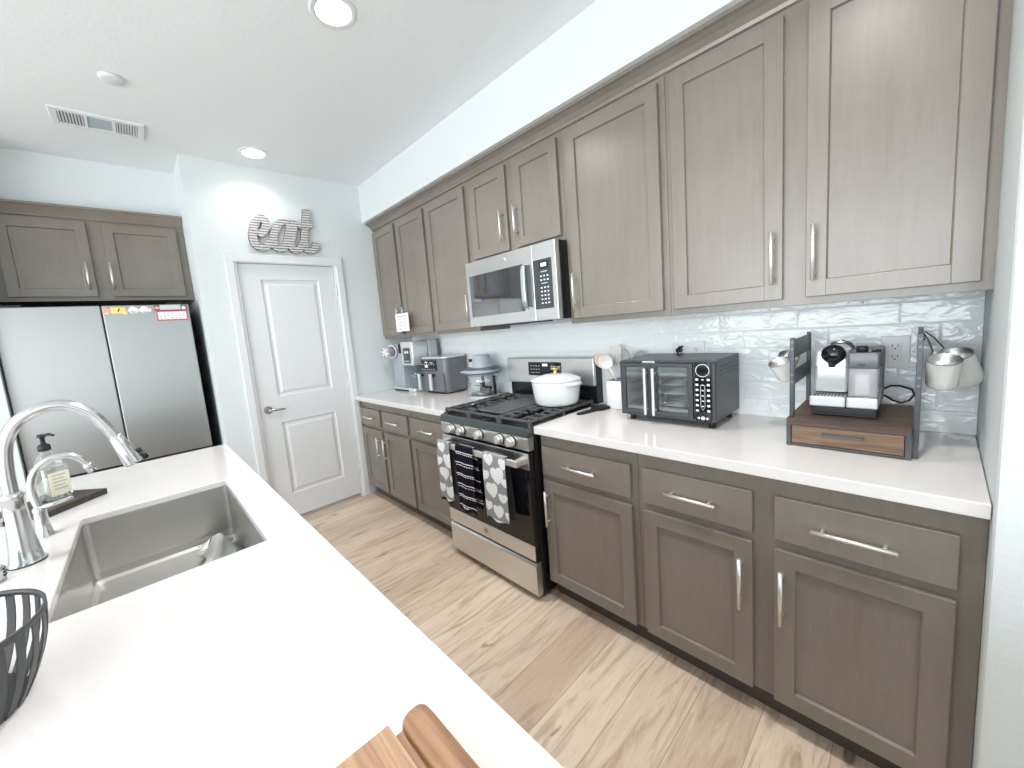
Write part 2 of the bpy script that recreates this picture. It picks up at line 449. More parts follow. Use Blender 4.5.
# pantry door, casing, hinges, lever
def ring(mb, y0, y1, z0, z1, w, xa, xb, bev=.0):
    """rectangular ring in the y-z plane, thickness xa..xb"""
    mb.box(xa, xb, y0, y0+w, z0, z1, bev); mb.box(xa, xb, y1-w, y1, z0, z1, bev)
    mb.box(xa, xb, y0+w, y1-w, z1-w, z1, bev); mb.box(xa, xb, y0+w, y1-w, z0, z0+w, bev)
m = MB(); cw = .066
m.prism([(0, DL-cw), (.018, DL-cw+.004), (.018, DL-.016), (.010, DL-.004), (.010, DL+.004), (0, DL+.004)], 'z', 0, DT+.0, 0)
m.prism([(0, DR+cw), (.018, DR+cw-.004), (.018, DR+.016), (.010, DR+.004), (.010, DR-.004), (0, DR-.004)], 'z', 0, DT+.0, 0)
m.box(0, .018, DL-cw, DR+cw, DT, DT+cw-.004, .003); m.box(0, .010, DL+.004, DR-.004, DT-.004, DT)
m.box(-.11, 0, DL, DL+.006, 0, DT); m.box(-.11, 0, DR-.006, DR, 0, DT); m.box(-.11, 0, DL, DR, DT-.006, DT)
struct('trim_1', m, TRIM)
m = MB(); d0, d1, zb, zt = DL+.009, DR-.009, .032, DT-.009
px = [(-1.262, -.823)]
pan = [(.215, .815), (1.01, 1.922)]
yy0, yy1 = -1.262, -.823
m.box(-.05, -.010, d0, yy0, zb, zt, .002); m.box(-.05, -.010, yy1, d1, zb, zt, .002)
for z0, z1 in ((zb, pan[0][0]), (pan[0][1], pan[1][0]), (pan[1][1], zt)): m.box(-.05, -.010, yy0-.001, yy1+.001, z0, z1)
for z0, z1 in pan:
    m.box(-.05, -.024, yy0, yy1, z0, z1)
    w = .028          # sloped moulding into the recess and raised field
    t = bmesh.new()
    def loop(i, x): return [t.verts.new((x, a, b)) for a, b in ((yy0+i, z0+i), (yy1-i, z0+i), (yy1-i, z1-i), (yy0+i, z1-i))]
    L = [loop(-.001, -.010), loop(.004, -.009), loop(.012, -.020), loop(.030, -.021), loop(.046, -.013), loop(.05, -.012)]
    for A, B in zip(L, L[1:]):
        for j in range(4): t.faces.new((A[j], A[(j+1) % 4], B[(j+1) % 4], B[j]))
    t.faces.new(L[-1]); bmesh.ops.recalc_face_normals(t, faces=t.faces); m._merge(t)
door = struct('door_1', m, TRIM)
m = MB(); m.cyl((-.011, -1.340, .925), (-.002, -1.340, .925), .030, 28); m.cyl((-.002, -1.34, .925), (.035, -1.34, .925), .013, 16)
m.tube([(.030, -1.345, .925), (.042, -1.335, .925), (.044, -1.30, .924), (.043, -1.255, .922), (.040, -1.228, .921)], [.011, .012, .009, .0075, .006], 12)
link('door_lever', m, base('satin_nickel_dark', (.50, .48, .46), .25, 1.0), door)
for hz in (1.83, 1.03, .28):
    m = MB(); m.cyl((.006, DR-.004, hz-.045), (.006, DR-.004, hz+.045), .0065, 12); m.box(.0, .004, DR-.02, DR+.01, hz-.045, hz+.045)
    link('hinge', m, TRIM, door)
m = MB(); m.box(.0, .014, DR+cw, -.565, 0, .10, .002); m.box(0, .014, -1.641, DL-cw, 0, .10, .002); struct('baseboard_left', m, TRIM)

# crown moulding of the cabinet runs
def crown_poly(yf, zb_=2.345, zt_=2.41):
    return [(yf, zb_), (yf-.010, zb_+.004), (yf-.014, zb_+.016), (yf-.030, zb_+.034), (yf-.052, zt_-.016), (yf-.066, zt_-.012), (yf-.066, zt_), (0.0 if yf > -1 else yf+.3, zt_), (yf+.05, zb_)]
m = MB(); m.prism([(y, z+.002) for y, z in crown_poly(-.293, 2.352, 2.414)], 'x', .003, XS-.003); struct('trim_2', m, CAB)
m = MB(); m.prism([(-.37+.0, 2.335), (-.362, 2.339), (-.357, 2.350), (-.342, 2.372), (-.326, 2.392), (-.318, 2.396), (-.318, 2.410), (-.60, 2.41), (-.42, 2.335)], 'y', -2.613, -1.644)
# prism along y takes (x, z)
struct('trim_3', m, CAB)

# ------------------------------------------------------------------ cabinets  (local: x along the run, front face frame at y=0, depth +y)
def bar_handle(mb, x, z, L, vertical, yf):
    so = .032; r = .0062
    if vertical:
        mb.cyl((x, yf-so, z-L/2), (x, yf-so, z+L/2), r, 12)
        for s in (-1, 1): mb.cyl((x, yf, z+s*L*.36), (x, yf-so, z+s*L*.36), .0048, 10)
    else:
        mb.cyl((x-L/2, yf-so, z), (x+L/2, yf-so, z), r, 12)
        for s in (-1, 1): mb.cyl((x+s*L*.36, yf, z), (x+s*L*.36, yf-so, z), .0048, 10)
def shaker(x0, x1, z0, z1, w=.054):
    m = MB(); b = .0022
    m.box(x0, x0+w, -.020, -.0005, z0, z1, b); m.box(x1-w, x1, -.020, -.0005, z0, z1, b)
    m.box(x0+w-.002, x1-w+.002, -.020, -.0005, z1-w, z1, b); m.box(x0+w-.002, x1-w+.002, -.020, -.0005, z0, z0+w, b)
    m.box(x0+w-.004, x1-w+.004, -.0092, -.001, z0+w-.004, z1-w+.004)
    # sloped bead inside the frame
    t = bmesh.new()
    def loop(i, y): return [t.verts.new((a, y, c)) for a, c in ((x0+w-.002+i, z0+w-.002+i), (x1-w+.002-i, z0+w-.002+i), (x1-w+.002-i, z1-w+.002-i), (x0+w-.002+i, z1-w+.002-i))]
    L = [loop(0, -.0195), loop(.0015, -.0185), loop(.0045, -.0095), loop(.005, -.0085)]
    for A, B in zip(L, L[1:]):
        for j in range(4): t.faces.new((A[j], A[(j+1) % 4], B[(j+1) % 4], B[j]))
    bmesh.ops.recalc_face_normals(t, faces=t.faces)
    if sum(f.normal.y for f in t.faces) > 0: bmesh.ops.reverse_faces(t, faces=t.faces)
    m._merge(t)
    return m
def cabinet(name, label, cat, loc, rz, x0, x1, zb, zt, depth, doors, drawers, group=None, toe=0, fill=0):
    """doors: (x0,x1,z0,z1,hx,hz,label) world-like local coords; z absolute"""
    r = thing(name, label, cat, loc, rz, group); lz = loc[2]
    m = MB(); z0 = zb-lz; z1 = zt-lz
    m.box(x0, x1, .019, depth, z0+(toe if toe else 0), z1)
    # face frame: stiles and rails round the openings drawn as a plate
    m.box(x0, x1+fill, 0, .019, z0+(toe if toe else 0), z1, .0012)
    link('body', m, CAB, r, False)
    if toe:
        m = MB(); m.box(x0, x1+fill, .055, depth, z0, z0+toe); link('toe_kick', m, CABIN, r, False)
    for d in doors:
        a, b, c, e, hx, hz = d
        do = link('door', shaker(a, b, c-lz, e-lz), CAB, r, False)
        if hx is not None:
            m = MB(); bar_handle(m, hx, hz-lz, .18, True, -.02); link('handle', m, NICKEL, do, False)
    for d in drawers:
        a, b, c, e, hx = d
        m = MB(); m.box(a, b, -.020, -.0005, c-lz, e-lz, .003)
        dr = link('drawer', m, CAB, r, False)
        m = MB(); bar_handle(m, hx, (c+e)/2-lz, .175, False, -.02); link('handle', m, NICKEL, dr, False)
    return r
YB = -.612   # base face frame
GB = 'grey brown base cabinets along the counter'
GU = 'grey brown wall cabinets above the counter'
ZD0, ZD1, ZW0, ZW1 = .1085, .6413, .671, .814
cabinet('base_cabinet', 'double door base cabinet with two drawers beside the white pantry door', 'cabinet', (0.02, YB, 0), 0, 0, .828, 0, .876, .60,
        [(.012, .384, ZD0, ZD1, .333, .497), (.421, .813, ZD0, ZD1, .443, .497)], [(.012, .372, ZW0, ZW1, .207), (.421, .807, ZW0, ZW1, .622)], GB, .105)
cabinet('base_cabinet', 'narrow single door base cabinet left of the gas range', 'cabinet', (0.85, YB, 0), 0, 0, .509, 0, .876, .60,
        [(.016, .48, ZD0, ZD1, .455, .497)], [(.018, .48, ZW0, ZW1, .26)], GB, .105)
cabinet('base_cabinet', 'single door base cabinet right of the gas range', 'cabinet', (2.092, YB, 0), 0, 0, .498, 0, .876, .60,
        [(.015, .474, ZD0, ZD1, .045, .508)], [(.015, .472, ZW0, ZW1, .241)], GB, .105)
cabinet('base_cabinet', 'wide two door base cabinet at the right end by the white stub wall', 'cabinet', (2.591, YB, 0), 0, 0, .840, 0, .876, .60,
        [(.022, .39, ZD0, ZD1, .36, .495), (.448, .814, ZD0, ZD1, .470, .495)], [(.022, .39, ZW0, ZW1, .204), (.448, .814, ZW0, ZW1, .627)], GB, .105, .0152)
YU = -.293; UB, UT = 1.3905, 2.356
ZU0, ZU1 = 1.416, 2.3335
cabinet('wall_cabinet', 'double door wall cabinet above the coffee maker beside the pantry wall', 'cabinet', (0.004, YU, UB), 0, 0, .838, UB, UT, .285,
        [(.006, .380, ZU0, ZU1, .346, 1.55), (.420, .817, ZU0, ZU1, .444, 1.55)], [], GU)
cabinet('wall_cabinet', 'single door wall cabinet left of the microwave', 'cabinet', (0.843, YU, UB), 0, 0, .508, UB, UT, .285,
        [(.015, .466, ZU0, ZU1, .448, 1.55)], [], GU)
cabinet('wall_cabinet', 'short double door wall cabinet right above the microwave', 'cabinet', (1.352, YU, 1.826), 0, 0, .735, 1.826, UT, .285,
        [(.016, .340, 1.852, ZU1, .306, 1.997), (.404, .713, 1.852, ZU1, .420, 1.997)], [], GU)
cabinet('wall_cabinet', 'single door wall cabinet right of the microwave', 'cabinet', (2.088, YU, UB), 0, 0, .516, UB, UT, .285,
        [(.031, .491, ZU0, ZU1, .054, 1.555)], [], GU)
cabinet('wall_cabinet', 'large double door wall cabinet above the toaster oven and coffee machine', 'cabinet', (2.605, YU, UB), 0, 0, .842, UB, UT, .285,
        [(.0205, .391, ZU0, ZU1, .365, 1.56), (.454, .8255, ZU0, ZU1, .477, 1.56)], [], GU, 0, .012)
cabinet('wall_cabinet', 'double door cabinet above the stainless refrigerator', 'cabinet', (-.37, -2.612, 1.812), PI/2, 0, .968, 1.812, 2.345, .60,
        [(.056, .451, 1.838, 2.318, .417, 1.97), (.525, .922, 1.838, 2.318, .533, 1.97)], [], None)

# ------------------------------------------------------------------ countertops
GC = 'white quartz countertops on the cabinet run'
m = MB(); m.box(.004, 1.362, -.655, -.009, .8765, .914, .003); solo('countertop', m, QUARTZ, 'white quartz countertop between the pantry wall and the range', 'countertop', (.68, -.33, .8765), GC)
m = MB(); m.prism([(2.087, -.655), (3.4445, -.655), (3.4585, -.009), (2.087, -.009)], 'z', .8765, .914, bev=.003); solo('countertop', m, QUARTZ, 'white quartz countertop under the toaster oven and coffee stand', 'countertop', (2.77, -.33, .8765), GC)
# island
IX0, IX1, IY0, IY1 = .87, 4.3, -2.95, -1.744
SX0, SX1, SY0, SY1 = 1.562, 2.222, -2.236, -1.849
m = MB(); t = bmesh.new()
xs = [IX0, SX0, SX1, IX1]; ys = [IY0, SY0, SY1, IY1]
def slab(z): return [[t.verts.new((x, y, z)) for y in ys] for x in xs]
A = slab(.914); B = slab(.892)
for i in range(3):
    for j in range(3):
        if i == 1 and j == 1: continue
        t.faces.new((A[i][j], A[i+1][j], A[i+1][j+1], A[i][j+1])); t.faces.new((B[i][j], B[i][j+1], B[i+1][j+1], B[i+1][j]))
def wallq(p, q): t.faces.new((A[p[0]][p[1]], A[q[0]][q[1]], B[q[0]][q[1]], B[p[0]][p[1]]))
for i in range(3):
    wallq((i, 0), (i+1, 0)); wallq((i, 3), (i+1, 3)); wallq((0, i), (0, i+1)); wallq((3, i), (3, i+1))
for p, q in (((1, 1), (2, 1)), ((1, 2), (2, 2)), ((1, 1), (1, 2)), ((2, 1), (2, 2))): wallq(p, q)
bmesh.ops.recalc_face_normals(t, faces=t.faces)
eg = [e for e in t.edges if len(e.link_faces) == 2 and e.calc_face_angle(0) > 1]
bmesh.ops.bevel(t, geom=eg, offset=.003, segments=2, profile=.5, affect='EDGES')
m._merge(t); solo('island_countertop', m, QUARTZ, 'large white quartz island countertop holding the sink', 'countertop', (2.5, -2.35, .892))
r = thing('kitchen_island', 'grey brown island cabinet under the white island countertop', 'kitchen island', (2.5, -2.3, 0))
m = MB()   # open box so the sink hangs inside
bx0, bx1, by0, by1 = IX0+.03, IX1-.03, IY0+.30, IY1-.03
m.box(bx0, bx1, by1-.02, by1, .10, .8915); m.box(bx0, bx1, by0, by0+.02, .0, .8915); m.box(bx0, bx0+.02, by0+.02, by1-.02, 0, .8915); m.box(bx1-.02, bx1, by0+.02, by1-.02, 0, .8915)
m.box(bx0+.02, bx1-.02, by0+.02, by1-.02, .10, .12)
link('body', m, CAB, r)
for k in range(6):
    a = bx0+.03+k*(bx1-bx0-.06)/6
    m = MB(); b = a+(bx1-bx0-.06)/6-.02
    z0, z1 = .13, .85; w = .054
    m.box(a, a+w, by1, by1+.02, z0, z1, .002); m.box(b-w, b, by1, by1+.02, z0, z1, .002); m.box(a+w-.002, b-w+.002, by1, by1+.02, z0, z0+w, .002); m.box(a+w-.002, b-w+.002, by1, by1+.02, z1-w, z1, .002); m.box(a+w, b-w, by1, by1+.01, z0+w, z1-w)
    d = link('door', m, CAB, r)
    m = MB(); m.cyl((b-.03, by1+.052, .60), (b-.03, by1+.052, .78), .006, 12); m.cyl((b-.03, by1+.02, .63), (b-.03, by1+.052, .63), .0048, 8); m.cyl((b-.03, by1+.02, .75), (b-.03, by1+.052, .75), .0048, 8)
    link('handle', m, NICKEL, d)
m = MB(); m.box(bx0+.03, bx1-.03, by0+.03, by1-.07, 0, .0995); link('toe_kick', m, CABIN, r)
# sink
r = thing('kitchen_sink', 'undermount stainless steel sink set in the island', 'sink', (1.89, -2.04, .68))
m = MB(); t = bmesh.new(); g = .006; zb_ = .69; rr = .018
def rl(ix, z, rad):
    pts = []
    for qx, qy, a0 in ((1, 1, 0), (0, 1, PI/2), (0, 0, PI), (1, 0, 1.5*PI)):
        cxx = (SX1+g-ix-rad) if qx else (SX0-g+ix+rad); cyy = (SY1+g-ix-rad) if qy else (SY0-g+ix+rad)
        for i in range(5):
            a = a0+PI/2*i/4; pts.append(t.verts.new((cxx+rad*math.cos(a), cyy+rad*math.sin(a), z)))
    return pts
L = [rl(-.012, .8915, .02), rl(0, .8915, rr), rl(.004, zb_+.03, rr), rl(.008, zb_+.008, rr), rl(.02, zb_, rr)]
for P, Q in zip(L, L[1:]):
    n = len(P)
    for j in range(n):
        f = t.faces.new((P[j], P[(j+1) % n], Q[(j+1) % n], Q[j]))
t.faces.new(L[-1]); bmesh.ops.recalc_face_normals(t, faces=t.faces)
for f in t.faces: f.normal_flip()
m._merge(t); o = link('basin', m, SINKST, r)
sm = o.modifiers.new('thick', 'SOLIDIFY'); sm.thickness = .0015; sm.offset = 0
m = MB(); m.lathe([(.0, .6935), (.02, .693), (.032, .6945), (.043, .6965), (.045, .6925), (.04, .6912)], (1.78, -2.08, 0), 28); link('drain', m, CHROME, r)
# rag lying in the sink corner
m = MB()
def ragf(u, v):
    x = 1.60+.19*u; y = -1.965+.095*v
    h = .020+.040*math.sin(PI*u)*math.sin(PI*v)*(1+.5*math.sin(9*u+4*v))+.012*math.sin(14*u-3*v)*math.sin(PI*v)
    return (x+.012*math.sin(7*v), y+.010*math.sin(11*u), .6925+max(h, .004))
m.grid(ragf, 30, 20, lambda u, v: 1 if .30 < v < .36 and u < .4 else (2 if v < .3 and u < .35 else 0))
o = solo('dish_rag', m, [RAG, CLBLK, CLWHITE], 'crumpled pale grey dish rag lying in the sink', 'rag', (1.695, -1.92, .692))
sm = o.modifiers.new('thick', 'SOLIDIFY'); sm.thickness = .004; sm.offset = -1

# ------------------------------------------------------------------ faucets
r = thing('kitchen_faucet', 'tall brushed gooseneck pull-down faucet beside the sink', 'faucet', (1.825, -2.312, .914))
fx, fy = 1.825, -2.312
m = MB(); m.lathe([(.034, .914), (.035, .918), (.031, .924), (.0275, .95), (.0235, 1.00), (.021, 1.05), (.0205, 1.083), (.0225, 1.086), (.0225, 1.092), (.0185, 1.096), (.0165, 1.10)], (fx, fy, 0), 32)
link('base', m, CHROME, r)
m = MB(); m.lathe([(.036, .9142), (.036, .9165), (.034, .9167)], (fx, fy, 0), 32); link('gasket', m, MATTEBLK, r)
def arch(x, pts, n=8):
    out = []; P = [Vector((x, *p)) for p in pts]
    for i in range(len(P)-1):
        a = P[max(i-1, 0)]; b = P[i]; c = P[i+1]; d = P[min(i+2, len(P)-1)]
        for k in range(n):
            s = k/n
            out.append(.5*((2*b)+(c-a)*s+(2*a-5*b+4*c-d)*s*s+(3*b-a-3*c+d)*s**3))
    out.append(P[-1]); return out
m = MB(); m.tube(arch(fx, [(-2.312, 1.09), (-2.311, 1.16), (-2.302, 1.225), (-2.277, 1.272), (-2.235, 1.298), (-2.190, 1.298), (-2.148, 1.268), (-2.122, 1.224), (-2.108, 1.192)]), .0142, 16); link('spout', m, CHROME, r)
m = MB(); a = Vector((fx, -2.109, 1.195)); b = Vector((fx, -2.079, 1.108)); d = b-a
m.tube([a, a+d*.06, a+d*.08, a+d*.5, a+d*.95, b], [.0145, .0145, .016, .0195, .0245, .0235], 20)
h = link('spray_head', m, CHROME, r)
m = MB(); p = a+d*.62+Vector((0, .022, .006)); q = a+d*.86+Vector((0, .0255, .008))
m.cyl(p, p+d*.14, .0075, 10); m.cyl(a+d*.80+Vector((0, .024, .007)), a+d*1.02+Vector((0, .026, .008)), .008, 10); link('spray_button', m, MATTEBLK, h)
m = MB(); m.cyl((fx, fy-.02, 1.03), (fx-.004, fy-.045, 1.035), .011, 14); m.tube([(fx-.003, fy-.04, 1.035), (fx-.01, fy-.065, 1.05), (fx-.02, fy-.10, 1.075)], [.008, .007, .006], 10); link('lever', m, CHROME, r)
r = thing('filtered_water_faucet', 'small slim gooseneck water faucet behind the tall faucet', 'faucet', (1.636, -2.302, .914)); f2 = 1.636; g2 = -2.304
m = MB(); m.lathe([(.0235, .914), (.0235, .917), (.019, .922), (.0155, .95), (.014, .985), (.0148, .99), (.0148, .998), (.011, 1.003)], (f2, g2, 0), 24); link('base', m, CHROME, r)
m = MB(); m.tube(arch(f2, [(g2, .998), (g2-.006, 1.05), (g2+.002, 1.095), (g2+.028, 1.128), (-2.235, 1.138), (-2.206, 1.122), (-2.190, 1.096)]), .0095, 12)
m.tube([(f2, -2.191, 1.100), (f2, -2.189, 1.092), (f2, -2.181, 1.072)], [.0115, .0125, .0125], 14); link('spout', m, CHROME, r)
m = MB(); m.tube([(f2+.004, g2+.004, 1.000), (f2+.012, g2+.02, 1.003), (f2+.02, g2+.072, 1.012)], [.008, .0065, .005], 10); link('lever', m, CHROME, r)
# tray, soap bottle
R45 = Matrix.Rotation(PI/4, 3, 'Z'); tc = (1.312, -2.325)
m = MB(); m.box(tc[0]-.10, tc[0]+.10, tc[1]-.10, tc[1]+.10, .9142, .935, .002, rot=R45)
for v in m.bm.verts: pass
solo('wood_tray', m, SLAB, 'dark square wood tray under the soap bottle', 'tray', (tc[0], tc[1], .9142))
r = thing('soap_bottle', 'clear glass soap bottle with black pump on the dark tray', 'soap bottle', (1.285, -2.318, .935)); sxx, syy = 1.285, -2.318
m = MB(); Rb = Matrix.Translation(Vector((sxx, syy, 0))) @ Matrix.Rotation(.6, 4, 'Z')
m.rbox(0, 0, .9352, 1.055, .082, .072, .014, er=.006, M=Rb)
m.lathe([(.037, 1.053), (.033, 1.068), (.022, 1.092), (.0145, 1.10), (.0135, 1.115)], (sxx, syy, 0), 24)
link('bottle', m, GLASS, r)
m = MB(); m.rbox(0, 0, .940, 1.02, .072, .062, .012, er=.004, M=Rb); link('soap', m, SOAP, r)
m = MB(); m.lathe([(.0165, 1.112), (.0165, 1.130), (.012, 1.134), (.0065, 1.138), (.0065, 1.158), (.012, 1.160), (.012, 1.170), (.0, 1.171)], (sxx, syy, 0), 20)
m.tube([(sxx, syy, 1.165), (sxx+.014, syy+.020, 1.168), (sxx+.02, syy+.032, 1.162)], [.006, .005, .004], 8); link('pump', m, MATTEBLK, r)
m = MB(); m.box(.0415, .0422, -.028, .028, .955, 1.035)
for v in m.bm.verts: v.co = Rb @ v.co
for k in range(5):
    q = MB(); q.box(.0423, .0426, -.018, .018-.006*(k % 2), 1.022-.012*k, 1.026-.012*k)
    for v in q.bm.verts: v.co = Rb @ v.co
    m._merge(q.bm, 1)
link('paper_label', m, [LABELP, GREYINK], r)
# chrome air gap cap at left edge
m = MB(); m.lathe([(.020, .9142), (.020, .948), (.018, .953), (0, .955)], (1.905, -2.352, 0), 24)
for k in range(3): m.box(1.905-.008, 1.905+.008, -2.352+.0185, -2.352+.0206, .926+.008*k, .930+.008*k, mi=1)
solo('sink_air_gap', m, [CHROME, MATTEBLK], 'short chrome cap with slots between basket and faucet', 'cap', (1.905, -2.352, .9142))
# slatted fruit basket, cut by the left frame edge
r = thing('slatted_basket', 'dark grey slatted metal bowl on the island near the sink', 'basket', (2.43, -2.32, .914)); bx, by = 2.43, -2.32
def bprof(t): # t 0 bottom .. 1 rim
    return .095+.034*(1-(1-t)**2.0), .9145+.126*t
m = MB(); m.lathe([(.0, .9145), (.093, .9145), (.096, .917), (.093, .919), (.0, .918)], (bx, by, 0), 40); link('bottom_plate', m, BASKET, r)
m = MB(); rr_, zz_ = bprof(1.0)
m.lathe([(rr_-.003, zz_-.009), (rr_+.0005, zz_-.009), (rr_+.0005, zz_), (rr_-.003, zz_), (rr_-.003, zz_-.009)], (bx, by, 0), 56, cap=False); link('rim', m, BASKET, r)
for k in range(30):
    a = 2*PI*k/30; m = MB(); t = bmesh.new(); rows = []
    for j in range(9):
        q = j/8; R_, z = bprof(q); hw = .0062
        ca, sa = math.cos(a), math.sin(a); tx, ty = -sa, ca
        rows.append([t.verts.new((bx+ca*(R_+o)+tx*w, by+sa*(R_+o)+ty*w, z-.002*(q > .9))) for o, w in ((0, -hw), (0, hw), (-.002, hw), (-.002, -hw))])
    for P, Q in zip(rows, rows[1:]):
        for j in range(4): t.faces.new((P[j], P[(j+1) % 4], Q[(j+1) % 4], Q[j]))
    t.faces.new(rows[0][::-1]); t.faces.new(rows[-1]); bmesh.ops.recalc_face_normals(t, faces=t.faces)
    m._merge(t); link('slat', m, BASKET, r)
# cutting board with raised rail at the bottom edge
def sh(mb):
    for v in mb.bm.verts: v.co += Vector((.010, -.003, 0))
r = thing('cutting_board', 'striped teak cutting board with rounded raised rail on the island', 'cutting board', (3.05, -1.95, .914))
m = MB()
for k, (a, b) in enumerate(((-2.13, -2.02), (-2.02, -1.925), (-1.925, -1.866))): m.box(2.900, 3.28, a, b, .9142, .938, 0, mi=(1 if k != 1 else 0) if k < 2 else 0)
sh(m); link('panel', m, [TEAKP, TEAK], r)
m = MB(); m.box(2.912, 3.28, -1.866, -1.853, .9142, .930); sh(m); link('groove', m, TEAK, r)
m = MB(); t = bmesh.new(); rings = []
xsn = [(2.902, .10), (2.9035, .55), (2.908, .80), (2.917, .96), (2.93, 1.0), (3.28, 1.0)]
for x, s in xsn:
    ring_ = []
    for i in range(14):
        a = PI*i/13; ring_.append(t.verts.new((x, -1.836+.0185*math.copysign(abs(math.cos(a))**.6, math.cos(a))*(.55+.45*s), .9142+.036*s*math.sin(a)**.6 if 0 < i < 13 else .9142)))
    rings.append(ring_)
for P, Q in zip(rings, rings[1:]):
    for j in range(13):
        f = t.faces.new((P[j], P[j+1], Q[j+1], Q[j])); f.smooth = True
    t.faces.new((P[13], P[0], Q[0], Q[13]))
t.faces.new(rings[0]); t.faces.new(rings[-1][::-1]); bmesh.ops.recalc_face_normals(t, faces=t.faces)
m._merge(t); sh(m); link('rail', m, TEAK, r)

# ------------------------------------------------------------------ refrigerator and magnets
FY0, FYM, FY1, FX = -2.607, -2.157, -1.708, -.15
r = thing('refrigerator', 'stainless steel french door refrigerator in the alcove', 'refrigerator', (-.5, FYM, 0))
m = MB(); m.box(-.90, FX-.072, FY0+.004, FY1-.004, .02, 1.752, .004); link('body', m, MATTEBLK, r)
def fdoor(y0, y1, z0, z1): 
    m = MB(); m.box(FX-.068, FX, y0, y1, z0, z1, .006, 3); return m
link('door', fdoor(FY0, FYM-.003, .72, 1.758), STEELV, r); link('door', fdoor(FYM+.003, FY1, .72, 1.758), STEELV, r)
d = link('freezer_drawer', fdoor(FY0, FY1, .06, .705), STEELV, r)
m = MB(); m.box(FX-.0, FX+.03, FY0+.1, FY1-.1, .64, .66, .004); link('handle', m, STEELV, d)
m = MB(); m.box(-.2, FX-.03, FY0+.02, FY1-.02, .0, .058); link('toe_grille', m, MATTEBLK, r)
m = MB(); m.box(-.30, FX-.02, FY0+.03, FY0+.12, 1.7525, 1.772, .003); m.box(-.30, FX-.02, FY1-.12, FY1-.03, 1.7525, 1.772, .003); link('hinge_cover', m, MATTEBLK, r)
xm = FX+.0004
def mag(name, polys, mats, label, cat, loc):
    m = MB()
    for k, (poly, th, mi) in enumerate(polys): m.prism(poly, 'x', xm, xm+.0025+th, mi)
    return solo(name, m, mats, label, cat, loc, 'magnets and papers on the refrigerator door')
def rect(y0, y1, z0, z1): return [(y0, z0), (y1, z0), (y1, z1), (y0, z1)]
def blob(cy, cz, ry, rz, n=12, j=.15): return [(cy+ry*math.cos(2*PI*k/n)*(1+j*math.sin(k*2.3)), cz+rz*math.sin(2*PI*k/n)*(1+j*math.cos(k*1.7))) for k in range(n)]
mag('fridge_magnet', [(blob(-2.135, 1.722, .018, .024), 0, 0), (rect(-2.142, -2.126, 1.703, 1.712), .0006, 1)], [PINKC, PAPER], 'small pink magnet left of the yellow note on the fridge', 'magnet', (xm, -2.135, 1.70))
mag('sticky_note', [(rect(-2.115, -2.042, 1.704, 1.744), 0, 0), (rect(-2.06, -2.036, 1.697, 1.716), .0005, 0), ([(-2.083, 1.716), (-2.077, 1.716), (-2.068, 1.737), (-2.074, 1.737)], .0008, 1)], [YELLOW, MATTEBLK], 'yellow note on the upper edge of the right fridge door', 'note', (xm, -2.08, 1.70))
mag('fridge_magnet', [(blob(-2.005, 1.724, .026, .024), 0, 0), (blob(-2.005, 1.712, .016, .005), .0006, 1)], [PAPER, GREYINK], 'white magnet with grey marks right beside the yellow note', 'magnet', (xm, -2.005, 1.70))
mag('fridge_magnet', [(blob(-1.945, 1.724, .032, .024), 0, 0), (blob(-1.945, 1.709, .022, .005), .0006, 1), (blob(-1.925, 1.735, .010, .008), .0006, 2)], [PAPER, GREYINK, PINKC], 'white and pink magnet between the white magnet and the calendar', 'magnet', (xm, -1.945, 1.70))
mag('magnet_calendar', [(rect(-1.897, -1.72, 1.716, 1.752), 0, 0), (rect(-1.868, -1.755, 1.722, 1.755), .0006, 4), (rect(-1.890, -1.722, 1.648, 1.716), 0, 1), (rect(-1.884, -1.728, 1.656, 1.708), .0006, 2), (blob(-1.738, 1.733, .012, .012, 14, 0), .001, 2), (blob(-1.882, 1.735, .014, .010), .001, 5)] +
    [(rect(-1.876+.021*i, -1.864+.021*i, 1.690-.013*j, 1.694-.013*j), .001, 3) for i in range(7) for j in range(3) if (i+j) % 4], [DARKST, RED, PAPER, GREYINK, SILVER, PINKC], 'red bordered white calendar with dark header on the fridge', 'calendar', (xm, -1.81, 1.648))

# ------------------------------------------------------------------ gas range
RX0, RX1 = 1.3655, 2.080
r = thing('gas_range', 'stainless steel gas range with black cast iron grates', 'range', (1.7245, -.35, 0))
m = MB(); m.box(RX0, RX1, -.652, -.012, .02, .895, .003); m.box(RX0+.02, RX1-.02, -.60, -.03, 0, .02); link('body', m, BLACK, r)
m = MB(); m.prism([(-.668, .8955), (-.668, .9045), (-.68, .906), (-.694, .901), (-.696, .864), (-.652, .868), (-.652, .8955)], 'x', RX0, RX1); m.box(RX0, RX0+.010, -.668, -.012, .8955, .9135, .001); m.box(RX1-.010, RX1, -.668, -.012, .8955, .9135, .001); m.box(RX0+.01, RX1-.01, -.095, -.012, .8955, .9135); link('cooktop', m, DARKST, r)
m = MB(); m.box(RX0+.011, RX1-.011, -.667, -.096, .8955, .898, .001); link('cooktop_pan', m, MATTEBLK, r)
m = MB(); m.prism([(-.652, .863), (-.694, .863), (-.697, .856), (-.692, .798), (-.688, .794), (-.652, .794)], 'x', RX0, RX1, bev=.002); pnl = link('control_panel', m, STEEL, r)
